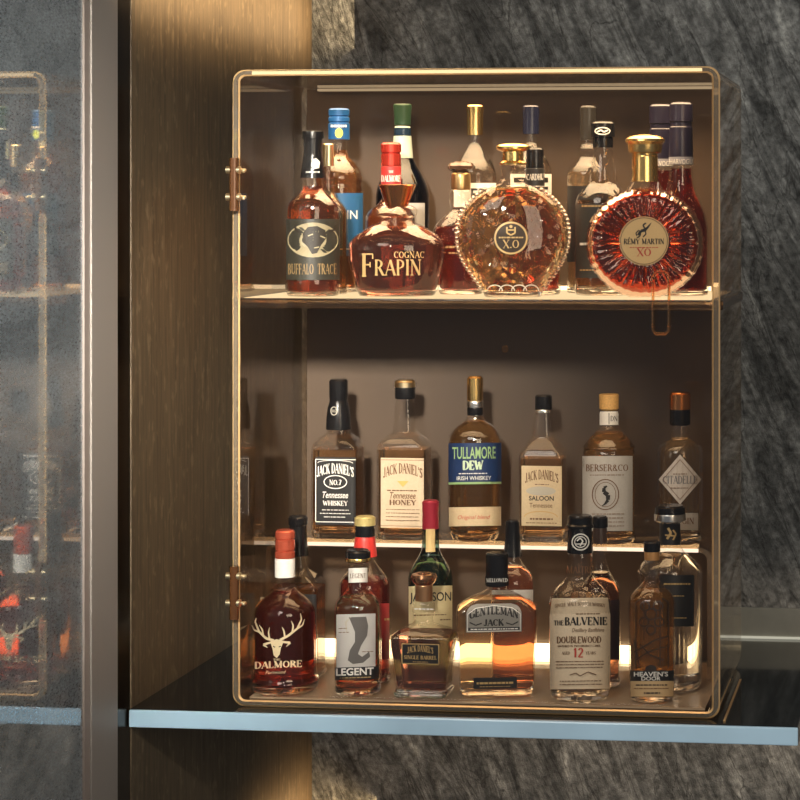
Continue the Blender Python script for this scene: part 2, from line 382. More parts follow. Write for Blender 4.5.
TIER = {'upper': .6327, 'riser': .226, 'floor': .0136}
GROUP = {'upper': 'bottles on the upper tier of the case', 'riser': 'bottles on the acrylic riser', 'floor': 'bottles on the case floor'}
class Bottle:
    """body profile: (photo y, half width px[, corner fraction[, depth half width px]]) listed top to bottom"""
    def __init__(s, name, label, tier, cx, Y, prof, ell=False, corner=1.0, dr=1.0, cat='bottle', rot=0):
        s.cx = cx; s.Y = Y; zf = TIER[tier]+.0004
        X, _, dep = unp(cx, 400, Y); s.m = dep/FPX; s.dep = dep; s.zf = zf
        s.laths = []; s.root = empty(name, (X, Y, zf), label, cat, GROUP[tier]); s.root.rotation_euler[2] = rot
        s.al = math.atan2(CAM[0]-X, Y-CAM[1]); s.flat = corner < .9 and not ell
        if not s.flat: s.root.rotation_euler[2] = s.al
        s.ell = ell; rows = []
        for p in prof[::-1]:
            rf = p[2] if len(p) > 2 and p[2] is not None else corner
            d = p[3] if len(p) > 3 else p[1]*dr
            rows.append((s.z(p[0]), p[1]*s.m, d*s.m, rf))
        z0 = rows[0][0]
        top = max(r[0] for r in rows)
        rows = [(max(0.0, r[0]) if i else 0.0, *r[1:]) for i, r in enumerate(rows)]
        # soft foot
        f = rows[0]; e = .0035
        rows = [(0, f[1]-e, f[2]-e, f[3]), (.0012, f[1]-e*.35, f[2]-e*.35, f[3]), (e, f[1], f[2], f[3])]+[r for r in rows[1:] if r[0] > e+.001]
        s.rows = densify(rows)
    def z(s, py): return CAM[2]+(PPY-py)*s.dep/FPX-s.zf
    def wd(s, z):
        R = s.rows
        if z <= R[0][0]: return R[0][1:]
        for a, b in zip(R, R[1:]):
            if a[0] <= z <= b[0] and b[0] > a[0]:
                f = (z-a[0])/(b[0]-a[0]); return tuple(a[i]+(b[i]-a[i])*f for i in (1, 2, 3))
        return R[-1][1:]
    def zs(s, u, py, off, surf=None):
        """height on the front surface that the photo row py meets there"""
        z = s.z(py)
        for _ in range(2):
            y = (surf or s.surf)(u, z, off)[1]; z = CAM[2]+(PPY-py)*(s.dep+y)/FPX-s.zf
        return z
    def surf(s, u, z, off):
        for R in s.laths[::-1]:
            if R[0][0] <= z <= R[-1][0]:
                for a, b in zip(R, R[1:]):
                    if a[0] <= z <= b[0] and b[0] > a[0]:
                        r = a[1]+(b[1]-a[1])*(z-a[0])/(b[0]-a[0]); break
                r += off; u = max(-r*.99, min(r*.99, u)); y = -math.sqrt(r*r-u*u)
                if s.flat: c, n = math.cos(s.al), math.sin(s.al); return (u*c-y*n, u*n+y*c, z)
                return (u, y, z)
        w, d, rf = s.wd(z)
        if s.flat: u = max(-w*.97, min(w*.97, u+d*math.tan(s.al)))
        if s.ell: q = 1-(u/(w+off))**2; return (u, -(d+off)*math.sqrt(max(0, q)), z)
        r = min(w, d)*min(1, rf); a = abs(u)-(w-r)
        if a <= 0: return (u, -d-off, z)
        a = min(a, r+off)
        return (u, -(d-r)-math.sqrt(max(0, (r+off)**2-a*a)), z)
    def glass(s, mat=None, name='glass_body'):
        vs, fs = loft(s.rows, s.ell); s.body = link(name, mesh(name, vs, fs), mat or GLASS, s.root); return s
    def liquid(s, mat, fill, base=5, t=1.6, foot=True, name='liquid'):
        t *= s.m; zt = s.z(fill); zb = base*s.m
        rows = [r for r in s.rows if zb < r[0] < zt]
        b = s.wd(zb); tp = s.wd(zt)
        rows = [(zb, *b)]+rows+[(zt, *tp)]
        rows = [(z, max(.002, w-t), max(.002, d-t), rf) for z, w, d, rf in rows]
        a = rows[0]; rows[0] = (a[0], a[1]*.9, a[2]*.9, a[3]); rows.insert(1, (zb+.002, a[1], a[2], a[3]))
        rows = [r for i, r in enumerate(rows) if i < 2 or r[0] > zb+.0025]
        vs, fs = loft(rows, s.ell); s.liq = link(name, mesh(name, vs, fs), mat, s.root)
        if foot and base >= 4:
            h = zb-.0015
            rr = [r for r in s.rows if r[0] < h]+[(h, *s.wd(h))]
            rr = [(z+.0003, w-.0006, d-.0006, rf) for z, w, d, rf in rr]
            vs, fs = loft(rr, s.ell); link('glass_base', mesh('glass_base', vs, fs), CLEARBASE, s.root)
        return s
    def lathe(s, name, prof, mat, smooth=True, corner=1.0, parent=None, n=None):
        """prof: (py, hw) top to bottom"""
        rows = [(s.z(p[0]), p[1]*s.m, p[1]*s.m, corner) for p in prof[::-1]]
        f = rows[-1]; e = min(.0018, f[1]*.2)
        rows = rows[:-1]+[(f[0]-e, f[1], f[2], f[3]), (f[0]-e*.3, f[1]-e*.3, f[2]-e*.3, f[3]), (f[0], f[1]-e, f[2]-e, f[3])]
        vs, fs = loft(rows); s.laths.append(rows); return link(name, mesh(name, vs, fs), mat, parent or s.root)
    def patch(s, name, y0, y1, half, mat, xc=None, off=.0005, rows=None, parent=None, lab=None):
        """label paper: half(f) gives half width in px for f from 0 (top) to 1; or a number"""
        xc = s.cx if xc is None else xc
        nr = rows or (12 if callable(half) else 5); nx = 20; vs, fs = [], []
        for i in range(nr+1):
            f = i/nr; py = y0+(y1-y0)*f; h = half(f) if callable(half) else half
            z0 = s.zs((xc-s.cx)*s.m, py, off); w = s.wd(z0)[0]
            if any(R[0][0] <= z0 <= R[-1][0] for R in s.laths): w = 1
            for k in range(nx+1):
                v = -1+2*k/nx
                u = (xc-s.cx+h*v)*s.m
                u = max(-w*.995, min(w*.995, u)); z = s.zs(u, py, off)
                vs.append(s.surf(u, z, off))
        for i in range(nr):
            for k in range(nx):
                a = i*(nx+1)+k; fs.append((a, a+nx+1, a+nx+2, a+1))
        o = link(name, mesh(name, vs, fs), mat, parent or s.root, smooth=60)
        if lab: o['label'] = lab
        return o
    def art(s, name, art, parent=None, off=.0010, lab=None, surf=None):
        vs, fs, mi, ms = [], [], [], []
        for pts, m, ly in art.p:
            if m not in ms: ms.append(m)
            b = len(vs)
            ar = sum(p[0]*q[1]-q[0]*p[1] for p, q in zip(pts, pts[1:]+pts[:1]))
            if ar > 0: pts = pts[::-1]
            for x, y in pts:
                u = (x-s.cx)*s.m; f = off+.00004*ly; z = s.zs(u, y, f, surf)
                vs.append((surf or s.surf)(u, z, f))
            fs.append(tuple(range(b, len(vs)))); mi.append(ms.index(m))
        o = link(name, mesh(name, vs, fs, mi), ms, parent or s.root, smooth=60)
        if lab: o['label'] = lab
        return o

# ================================================================== SETTING
def struct(o): o['kind'] = 'structure'; return o
def wood_mat():
    m, N, L = nm('oak_veneer'); b = N['Principled BSDF']
    tc = N.new('ShaderNodeTexCoord'); mp = N.new('ShaderNodeMapping'); mp.inputs['Scale'].default_value = (1, 22, 1.3)
    n1 = N.new('ShaderNodeTexNoise'); n1.inputs['Scale'].default_value = 5; n1.inputs['Detail'].default_value = 6; n1.inputs['Roughness'].default_value = .62; n1.inputs['Distortion'].default_value = .5
    mp2 = N.new('ShaderNodeMapping'); mp2.inputs['Scale'].default_value = (1, 24, 11)
    n2 = N.new('ShaderNodeTexNoise'); n2.inputs['Scale'].default_value = 3.2; n2.inputs['Detail'].default_value = 3
    cr = N.new('ShaderNodeValToRGB'); cr.color_ramp.elements[0].position = .32; cr.color_ramp.elements[0].color = (.060, .041, .022, 1)
    cr.color_ramp.elements[1].position = .72; cr.color_ramp.elements[1].color = (.135, .096, .054, 1)
    c2 = N.new('ShaderNodeValToRGB'); c2.color_ramp.elements[0].position = .58; c2.color_ramp.elements[0].color = (0, 0, 0, 1); c2.color_ramp.elements[1].position = .70; c2.color_ramp.elements[1].color = (1, 1, 1, 1)
    mx = N.new('ShaderNodeMix'); mx.data_type = 'RGBA'; mx.inputs[7].default_value = (.22, .165, .095, 1)
    ml = N.new('ShaderNodeMath'); ml.operation = 'MULTIPLY'; ml.inputs[1].default_value = .55
    L.new(tc.outputs['Object'], mp.inputs[0]); L.new(tc.outputs['Object'], mp2.inputs[0]); L.new(mp.outputs[0], n1.inputs['Vector']); L.new(mp2.outputs[0], n2.inputs['Vector'])
    L.new(n1.outputs['Fac'], cr.inputs[0]); L.new(n2.outputs['Fac'], c2.inputs[0]); L.new(c2.outputs[0], ml.inputs[0]); L.new(ml.outputs[0], mx.inputs[0]); L.new(cr.outputs[0], mx.inputs[6])
    L.new(mx.outputs[2], b.inputs['Base Color']); b.inputs['Roughness'].default_value = .55
    bp = N.new('ShaderNodeBump'); bp.inputs['Strength'].default_value = .35; bp.inputs['Distance'].default_value = .002
    L.new(n1.outputs['Fac'], bp.inputs['Height']); L.new(bp.outputs[0], b.inputs['Normal'])
    return m
def stone_mat():
    m, N, L = nm('dark_slate'); b = N['Principled BSDF']
    tc = N.new('ShaderNodeTexCoord'); mp = N.new('ShaderNodeMapping'); mp.inputs['Scale'].default_value = (4.4, 1, .9); rt = N.new('ShaderNodeMapping'); rt.inputs['Rotation'].default_value = (0, math.radians(24), 0)
    n1 = N.new('ShaderNodeTexNoise'); n1.inputs['Scale'].default_value = 4.2; n1.inputs['Detail'].default_value = 10; n1.inputs['Roughness'].default_value = .66; n1.inputs['Distortion'].default_value = 1.6
    n2 = N.new('ShaderNodeTexNoise'); n2.inputs['Scale'].default_value = 75; n2.inputs['Detail'].default_value = 6; n2.inputs['Roughness'].default_value = .7
    cr = N.new('ShaderNodeValToRGB'); e = cr.color_ramp.elements
    e[0].position = .30; e[0].color = (.028, .031, .031, 1); e[1].position = .78; e[1].color = (.62, .64, .61, 1)
    k = e.new(.46); k.color = (.130, .137, .135, 1); k = e.new(.60); k.color = (.28, .292, .284, 1)
    n3 = N.new('ShaderNodeTexNoise'); n3.inputs['Scale'].default_value = 2.6; n3.inputs['Detail'].default_value = 9; n3.inputs['Distortion'].default_value = 2.2
    ab = N.new('ShaderNodeMath'); ab.operation = 'SUBTRACT'; ab.inputs[1].default_value = .5
    a2 = N.new('ShaderNodeMath'); a2.operation = 'ABSOLUTE'
    v = N.new('ShaderNodeMapRange'); v.inputs['From Max'].default_value = .016; v.inputs['To Min'].default_value = .38; v.inputs['To Max'].default_value = 1
    mx = N.new('ShaderNodeMix'); mx.data_type = 'RGBA'; mx.blend_type = 'MULTIPLY'; mx.inputs[0].default_value = 1
    ms = N.new('ShaderNodeMapRange'); ms.inputs['From Min'].default_value = .3; ms.inputs['From Max'].default_value = .7; ms.inputs['To Min'].default_value = .36; ms.inputs['To Max'].default_value = 1.65
    mm = N.new('ShaderNodeMath'); mm.operation = 'MULTIPLY'
    L.new(tc.outputs['Object'], rt.inputs[0]); L.new(rt.outputs[0], mp.inputs[0])
    for n in (n1, n3): L.new(mp.outputs[0], n.inputs['Vector'])
    L.new(tc.outputs['Object'], n2.inputs['Vector'])
    L.new(n1.outputs['Fac'], cr.inputs[0]); L.new(n3.outputs['Fac'], ab.inputs[0]); L.new(ab.outputs[0], a2.inputs[0]); L.new(a2.outputs[0], v.inputs['Value'])
    L.new(n2.outputs['Fac'], ms.inputs['Value']); L.new(v.outputs[0], mm.inputs[0]); L.new(ms.outputs[0], mm.inputs[1])
    L.new(cr.outputs[0], mx.inputs[6]); L.new(mm.outputs[0], mx.inputs[7]); L.new(mx.outputs[2], b.inputs['Base Color'])
    b.inputs['Roughness'].default_value = .5
    ad = N.new('ShaderNodeMath'); ad.operation = 'ADD'; L.new(n1.outputs['Fac'], ad.inputs[0]); L.new(n2.outputs['Fac'], ad.inputs[1])
    bp = N.new('ShaderNodeBump'); bp.inputs['Strength'].default_value = .8; bp.inputs['Distance'].default_value = .008
    L.new(ad.outputs[0], bp.inputs['Height']); L.new(bp.outputs[0], b.inputs['Normal'])
    return m
XW = -.532; YB = .95
struct(box('wall_back', XW-.02, 2.2, YB, YB+.03, -1.0, 1.9, stone_mat()))
struct(box('wall_left', XW-.03, XW, -.022, YB, -1.0, 1.9, wood_mat(), bev=.0008))
DK = pbr('dark_bronze', (.030, .021, .014), .18, .6)
struct(box('trim_1', -.60, XW-.0015, -.150, -.023, -1.0, 1.9, DK))

# open door standing square to the niche: its inner glass mirrors the case
def door_glass():
    m, N, L = nm('grey_mirror_glass'); b = N['Principled BSDF']
    tc = N.new('ShaderNodeTexCoord'); mp = N.new('ShaderNodeMapping'); mp.inputs['Scale'].default_value = (1, .45, 1); mp.inputs['Rotation'].default_value = (math.radians(20), 0, 0)
    n1 = N.new('ShaderNodeTexNoise'); n1.inputs['Scale'].default_value = 9; n1.inputs['Detail'].default_value = 9; n1.inputs['Roughness'].default_value = .65; n1.inputs['Distortion'].default_value = 1.4
    n2 = N.new('ShaderNodeTexNoise'); n2.inputs['Scale'].default_value = 330; n2.inputs['Detail'].default_value = 3; n2.inputs['Roughness'].default_value = .7
    cr = N.new('ShaderNodeValToRGB'); cr.color_ramp.elements[0].position = .3; cr.color_ramp.elements[0].color = (.115, .135, .15, 1)
    cr.color_ramp.elements[1].position = .75; cr.color_ramp.elements[1].color = (.25, .28, .305, 1)
    m2 = N.new('ShaderNodeMapRange'); m2.inputs['From Min'].default_value = .35; m2.inputs['From Max'].default_value = .65; m2.inputs['To Min'].default_value = .72; m2.inputs['To Max'].default_value = 1.28
    mx = N.new('ShaderNodeMix'); mx.data_type = 'RGBA'; mx.blend_type = 'MULTIPLY'; mx.inputs[0].default_value = 1
    L.new(tc.outputs['Object'], mp.inputs[0]); L.new(mp.outputs[0], n1.inputs['Vector']); L.new(mp.outputs[0], n2.inputs['Vector'])
    L.new(n1.outputs['Fac'], cr.inputs[0]); L.new(n2.outputs['Fac'], m2.inputs['Value']); L.new(cr.outputs[0], mx.inputs[6]); L.new(m2.outputs[0], mx.inputs[7])
    L.new(mx.outputs[2], b.inputs['Base Color']); b.inputs['Roughness'].default_value = .6; b.inputs['Specular IOR Level'].default_value = .2
    g = N.new('ShaderNodeBsdfGlossy'); g.inputs['Roughness'].default_value = .03; g.inputs['Color'].default_value = (.9, .95, 1, 1)
    m3 = N.new('ShaderNodeMapRange'); m3.inputs['From Min'].default_value = .35; m3.inputs['From Max'].default_value = .65; m3.inputs['To Min'].default_value = .44; m3.inputs['To Max'].default_value = .28
    L.new(n2.outputs['Fac'], m3.inputs['Value'])
    sh = N.new('ShaderNodeMixShader')
    L.new(m3.outputs[0], sh.inputs[0]); L.new(b.outputs[0], sh.inputs[1]); L.new(g.outputs[0], sh.inputs[2]); L.new(sh.outputs[0], N['Material Output'].inputs[0])
    return m
XD = -.523
def dY(px):            # Y on the door plane seen at photo column px
    lo, hi = -1.5, 0.0
    for _ in range(50):
        mid = (lo+hi)/2
        x = XD-CAM[0]; y = mid-CAM[1]; c = PPX+FPX*(x*RX[0]+y*RX[1])/(x*AX[0]+y*AX[1])
        if c > px: hi = mid
        else: lo = mid
    return lo
FR = pbr('warm_grey_frame', (.26, .23, .205), .5, .1, noise=.03, nscale=500)
FRB = pbr('frame_bevel', (.26, .215, .19), .5, 0)
YH = dY(118)
dr = empty('door_1', (XD-.01, YH, 0)); dr['kind'] = 'structure'
y1 = dY(92) ; y2 = dY(86.5); y3 = -.85
def dpart(name, ya, yb, xa, xb, za, zb, mat, bev=0):
    o = box(name, xa-(XD-.01), xb-(XD-.01), ya-YH, yb-YH, za, zb, mat, dr, bev); return o
bm = bmesh.new()
for a in ((y1, YH, -1.0, 1.9), (y3-.07, y3, -1.0, 1.9)):
    box_bm(bm, -.02, .01, a[0]-YH, a[1]-YH, a[2], a[3], .0015)
for z0, z1 in ((-1.0, -.93), (1.83, 1.9)): box_bm(bm, -.018, .008, y3-YH, y1-YH, z0, z1, .0015)
link('door_frame', bm_mesh('door_frame', bm), FR, dr)
dpart('frame_bevel', y2, y1-.0005, XD-.026, XD-.003, -.925, 1.825, FRB)
dpart('glass_pane', y3+.001, y2-.0005, XD-.018, XD-.006, -.925, 1.825, door_glass())

# ================================================================== SHELF
def shelf_mats():
    m, N, L = nm('black_glass'); b = N['Principled BSDF']
    b.inputs['Base Color'].default_value = (.006, .010, .013, 1); b.inputs['Roughness'].default_value = .10; b.inputs['Coat Weight'].default_value = .3
    return m
xs1 = unp(798, 728, -.035)[0]
sh = empty('glass_shelf', (0, .3, -.028), 'long black glass shelf with a pale blue polished front edge under the display case', 'shelf')
def sb(name, x0, x1, y0, y1, z0, z1, mat, bev=0): return box(name, x0, x1, y0-.3, y1-.3, z0+.028, z1+.028, mat, sh, bev)
sb('shelf_top', XW+.001, xs1, -.029, .62, -.028, 0, shelf_mats(), .0012)
EDGE = pbr('blue_glass_edge', (.52, .76, .95), .22, 0, coat=.6, noise=.10, nscale=6)  # blue glass tint, with the window's reflection put into the colour too
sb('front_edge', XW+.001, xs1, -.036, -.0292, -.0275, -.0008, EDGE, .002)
sb('upstand', XW+.001, xs1, .612, .618, .0004, .055, pbr('gunmetal', (.42, .42, .37), .42, .25, noise=.06, nscale=40), .001)
sb('light_line', XW+.02, xs1-.004, .6085, .6115, .0004, .0042, emit('cool_light_line', (.9, .86, .68), .55))

# ================================================================== DISPLAY CASE
HW, H, D, TH = .379, .985, .37, .012
case = empty('display_case', (0, 0, 0), 'clear bronze acrylic display case of two lit tiers standing on the shelf', 'display case')
SMOKE = thin('smoked_acrylic', (.80, .69, .57), 1.50, .02)
def rim_mat():
    m, N, L = nm('polished_acrylic_edge'); b = N['Principled BSDF']
    b.inputs['Base Color'].default_value = (.96, .78, .55, 1); b.inputs['Roughness'].default_value = .05
    b.inputs['Transmission Weight'].default_value = .88; b.inputs['IOR'].default_value = 1.49; b.inputs['Coat Weight'].default_value = .5
    return m
RIM = rim_mat(); CHAM = pbr('gold_lit_chamfer', (.85, .54, .25), .25, .35, coat=.3)  # chamfer colour holds the gold gleam of the lit acrylic edges
def rrect(w0, w1, z0, z1, r, n=6):
    P = []
    for q, (cx, cz) in enumerate(((w1-r, z1-r), (w0+r, z1-r), (w0+r, z0+r), (w1-r, z0+r))):
        for k in range(n+1):
            a = math.pi/2*(q+k/n); P.append((cx+r*math.cos(a), cz+r*math.sin(a)))
    return P
O_ = rrect(-HW, HW, .0006, H, .020); I_ = rrect(-HW+TH, HW-TH, .0106, H-.010, .010)
n = len(O_); vs = []; fs = []; mi = []
ch = .0022
def rg(P, y, c=0):
    cx, cz = 0, H/2
    return [(x-c*(1 if x > 0 else -1), y, z-c*(1 if z > cz else -1)) for x, z in P]
rings = [rg(O_, ch), rg(O_, 0, ch), rg(I_, 0, -ch), rg(I_, ch), rg(I_, D), rg(O_, D)]
for R in rings: vs += R
for i in range(6):
    j = (i+1) % 6
    for k in range(n):
        a, b = i*n+k, i*n+(k+1) % n; c, d = j*n+(k+1) % n, j*n+k
        fs.append((a, d, c, b)); mi.append(2 if i in (0, 2) else 1 if i in (1, 4) else 0)
link('shell', mesh('shell', vs, fs, mi), [SMOKE, RIM, CHAM], case)
def back_mat():
    m, N, L = nm('bronze_back_sheet'); b = N['Principled BSDF']
    b.inputs['Base Color'].default_value = (.112, .074, .048, 1); b.inputs['Roughness'].default_value = .5
    b.inputs['Coat Weight'].default_value = .6; b.inputs['Coat Roughness'].default_value = .06
    t = N.new('ShaderNodeBsdfTransparent'); t.inputs[0].default_value = (.55, .42, .30, 1)
    x = N.new('ShaderNodeMixShader'); x.inputs[0].default_value = .22
    L.new(b.outputs[0], x.inputs[1]); L.new(t.outputs[0], x.inputs[2]); L.new(x.outputs[0], N['Material Output'].inputs[0]); return m
box('back_panel', -HW+TH+.0005, HW-TH-.0005, D-.012, D-.004, .0112, H-.0106, back_mat(), case)
def frost(name, col, rough, tr):
    m, N, L = nm(name); b = N['Principled BSDF']
    b.inputs['Base Color'].default_value = (*col, 1); b.inputs['Roughness'].default_value = rough
    b.inputs['Coat Weight'].default_value = .5
    t = N.new('ShaderNodeBsdfTranslucent'); t.inputs[0].default_value = (*col, 1)
    x = N.new('ShaderNodeMixShader'); x.inputs[0].default_value = tr
    L.new(b.outputs[0], x.inputs[1]); L.new(t.outputs[0], x.inputs[2]); L.new(x.outputs[0], N['Material Output'].inputs[0]); return m
TIERM = fluid('smoked_tier', (.55, .38, .24), 1.45, .12, tr=.99)
ms = box('middle_shelf', -HW-.002, HW+.004, .003, D-.013, .6165, .6316, [TIERM], case, .0025)
LEDW = emit('warm_led', (1, .74, .44), 7)
box('light_strip', -.33, .33, D-.0175, D-.0145, .6328, .6398, emit('tier_led', (1, .74, .44), 3.0), case)
box('light_strip', -.35, .35, .005, .012, H-.0088, H-.0022, emit('top_led', (1, .74, .44), 1.6), case)
box('light_strip', -.34, .34, D-.040, D-.026, H-.0150, H-.0110, emit('top_back_led', (1, .72, .42), .42), case)
box('light_panel', -HW+TH+.004, HW-TH-.004, .010, D-.018, .6318, .6325, emit('tier_panel', (1, .72, .40), 1.1), case)
# ribbed lit floor
bm = bmesh.new(); x0, x1 = -HW+TH+.012, HW-TH-.012; pr = []
N_R = 44; ya, yb = .012, D-.034
for k in range(N_R*2+1):
    y = ya+(yb-ya)*k/(N_R*2); pr.append((y, .0134 if k % 2 == 0 else .0129))
top = [[bm.verts.new((x, y, z)) for y, z in pr] for x in (x0, x1)]; bot = [[bm.verts.new((x, y, .0108)) for y in (ya, yb)] for x in (x0, x1)]
for k in range(len(pr)-1): bm.faces.new((top[0][k], top[1][k], top[1][k+1], top[0][k+1]))
bm.faces.new((top[0][0], bot[0][0], bot[1][0], top[1][0])); bm.faces.new((top[0][-1], top[1][-1], bot[1][1], bot[0][1]))
bm.faces.new(top[0]+[bot[0][1], bot[0][0]]); bm.faces.new(top[1]+[bot[1][1], bot[1][0]]); bm.faces.new((bot[0][0], bot[0][1], bot[1][1], bot[1][0]))
link('ribbed_floor', bm_mesh('ribbed_floor', bm), pbr('ribbed_acrylic', (.44, .31, .20), .10, 0, coat=.8), case, smooth=0)
box('light_strip', unp(322, 655, .34)[0], unp(640, 655, .34)[0], D-.032, D-.022, .0140, .037, emit('floor_led', (1, .74, .42), 4.5), case)
box('gold_line', HW+.006, HW+.0095, -.012, .27, .0004, .0024, CHAM, case)  # thin gold strip laid along the right foot of the case
box('light_panel', unp(322, 655, .34)[0], unp(640, 655, .34)[0], .312, D-.033, .0136, .0146, emit('floor_panel', (1, .70, .36), 3.5), case)
# front door pane with bar handle, hinges on the left
dp = box('door_pane', -HW+.010, HW-.012, -.0085, -.0035, .020, H-.014, thin('clear_pane', (.985, .975, .96), 1.3, .01), case, .0008)
AMB = fluid('amber_acrylic', (.85, .50, .25), 1.45, .05)
def pxp(px, py, Y): a = unp(px, py, Y); return Vector((a[0], Y, a[1]))
hb = bmesh.new(); yh = -.016
pts = [pxp(653, 277, yh), pxp(653, 330, yh), pxp(656, 334, yh), pxp(665, 334, yh), pxp(669, 330, yh), pxp(669, 277, yh), pxp(665, 272, yh), pxp(657, 272, yh), pxp(653, 277, yh)]
tube(hb, pts, .0022, 10)
for py in (278, 326):
    for px in (653, 669): tube(hb, [pxp(px, py, yh), pxp(px, py, -.0088)], .0018, 8)
link('handle', bm_mesh('handle', hb), AMB, dp)
for y0, y1, k0, k1 in ((158, 211, 170, 197), (566, 619, 576, 603)):
    hb = bmesh.new(); Y = -.010
    a, b = pxp(234, y0, Y), pxp(234, y1, Y)
    tube(hb, [a, b], .0075, 14)
    ho = link('hinge', bm_mesh('hinge', hb), pbr('amber_hinge', (.10, .040, .014), .15, .3, coat=.6), case)
    for kk in (k0, k1):
        hb = bmesh.new(); tube(hb, [pxp(226.5, kk, Y), pxp(240.5, kk, Y)], .0058, 12); tube(hb, [pxp(241, kk, Y-.001), pxp(246, kk, Y-.001)], .0022, 8)
        c = pxp(243.5, kk+1, Y-.006); bmesh.ops.create_uvsphere(hb, u_segments=10, v_segments=6, radius=.0030, matrix=Matrix.Translation(c))
        link('hinge_pin', bm_mesh('hinge_pin', hb), PALEGOLD, ho)
# clear screw boss in the back panel
hb = bmesh.new(); c = pxp(505, 349, D-.02)
bmesh.ops.create_uvsphere(hb, u_segments=16, v_segments=10, radius=.0060, matrix=Matrix.Translation(c))
tube(hb, [c, c+Vector((0, .0079, 0))], .0032, 10)
link('screw_boss', bm_mesh('screw_boss', hb), fluid('boss_acrylic', (.9, .75, .6), 1.45, .02), case)

# ================================================================== RISER
rx0 = unp(266, 545, .203)[0]; rx1 = unp(712, 549, .203)[0]; RT = .226; RTH = .008; RY0, RY1 = .203, .312
rs = empty('acrylic_riser', (0, .25, .0138), 'clear bent acrylic riser with a glowing front edge carrying six bottles', 'riser')
def bent(w0, w1, zt, r, n=7):
    P = [(w0, 0)]
    for k in range(n+1):
        a = math.pi-math.pi/2*k/n; P.append((w0+r+r*math.cos(a), zt-r+r*math.sin(a)))
    for k in range(n+1):
        a = math.pi/2-math.pi/2*k/n; P.append((w1-r+r*math.cos(a), zt-r+r*math.sin(a)))
    P.append((w1, 0)); return P
o_ = bent(rx0, rx1, RT-.0138, .020); i_ = bent(rx0+RTH, rx1-RTH, RT-.0138-RTH, .013)
vs = [(x, y, z) for y in (RY0-.25, RY1-.25) for P in (o_, i_) for x, z in P]; n = len(o_); fs = []; mi = []
ix = lambda yy, p, k: (yy*2+p)*n+k
for k in range(n-1):
    fs.append((ix(0, 0, k), ix(0, 1, k), ix(0, 1, k+1), ix(0, 0, k+1))); mi.append(1)
    fs.append((ix(1, 0, k), ix(1, 0, k+1), ix(1, 1, k+1), ix(1, 1, k))); mi.append(1)
    fs.append((ix(0, 0, k), ix(0, 0, k+1), ix(1, 0, k+1), ix(1, 0, k))); mi.append(0)
    fs.append((ix(0, 1, k), ix(1, 1, k), ix(1, 1, k+1), ix(0, 1, k+1))); mi.append(0)
for k in (0, n-1): fs.append((ix(0, 0, k), ix(1, 0, k), ix(1, 1, k), ix(0, 1, k))); mi.append(0)
link('bent_sheet', mesh('bent_sheet', vs, fs, mi), [thin('riser_acrylic', (.90, .84, .76), 1.5, .03), RIM], rs)
box('light_strip', rx0+.022, rx1-.022, RY0-.25-.0030, RY0-.25-.0002, RT-.0138-.0072, RT-.0138-.0016, emit('riser_led', (1, .78, .58), 1.4), rs)
box('light_panel', rx0+.03, rx1-.03, .012, .040, RT-.0138-RTH-.0035, RT-.0138-RTH-.0005, emit('riser_panel', (1, .66, .34), 2.2), rs)

# ================================================================== BOTTLES
def cap_ring(s, name, prof, mat, **k): return s.lathe(name, prof, mat, **k)
WHISKY = fluid('amber_whisky', (.86, .50, .20)); LIGHTW = fluid('pale_whisky', (.94, .70, .44), 1.12); DARKW = fluid('dark_whisky', (.70, .32, .12))
COGNAC = fluid('red_cognac', (.78, .27, .18), 1.25); RUBY = fluid('ruby_whisky', (.70, .12, .07), 1.28); HONEY = fluid('honey_whisky', (.86, .52, .25))
COG2 = fluid('russet_cognac', (.80, .26, .15), 1.28); CLEARL = fluid('clear_spirit', (.93, .90, .85), tr=1); PALE = fluid('straw_spirit', (.88, .70, .46))
GREYP = pbr('grey_print', (.50, .46, .38), .5); BLUEPAPER = pbr('blue_paper', (.015, .09, .22), .5); BLUEFOIL = pbr('blue_foil', (.012, .085, .26), .35, .2)

# ---------- upper tier, front row
b = Bottle('bourbon_bottle', 'russet bourbon bottle with a black label showing a buffalo head, black capped, by the hinge', 'upper', 313, .064,
           [(177, 10.2), (188, 11.2), (193, 14), (200, 22), (206, 26), (212, 26.6), (282, 26.6), (296, 26)])
b.glass().liquid(COG2, 186, 4)
b.lathe('capsule', [(141, 9.6), (154, 9.2), (156, 9.6), (166, 11), (178, 12.6)], BLACK)
b.lathe('stopper', [(131, 10.6), (138.5, 10.8), (139.5, 9.4), (141.2, 9.4)], BLACK)
a = Art().poly([(312, 160), (316, 158), (320, 162), (319, 168), (314, 169), (311, 166)], WHITEINK).scribble(306, 320, 172, 1.4, WHITEINK, 3)
b.art('emblem', a)
lb = b.patch('label', 219, 280, 26.3, pbr('dark_olive_label', (.030, .028, .020), .4))
TAN = pbr('tan_print', (.32, .27, .16), .5); BRONZEINK = pbr('bronze_ink', (.30, .20, .085), .5)
a = Art().disc(313, 240, 25, 17.5, TAN)
BUF = pbr('umber_print', (.022, .016, .010), .5)
a.poly([(303, 233), (308, 227), (317, 226), (325, 230), (326, 238), (321, 245), (317, 253), (312, 254), (308, 247), (303, 242)], BUF)
a.line([(301, 233), (296, 230), (296, 225)], 2, BUF).line([(328, 231), (334, 230), (335, 225)], 2, BUF)
a.line([(308, 236), (313, 234)], 1.2, TAN).line([(320, 236), (325, 238)], 1.2, TAN).line([(314, 248), (319, 247)], 1.2, TAN)
a.text('BUFFALO', 301, 274, 10, BRONZEINK, 25).text('TRACE', 327, 274, 10, BRONZEINK, 19)
b.art('print', a, lb)

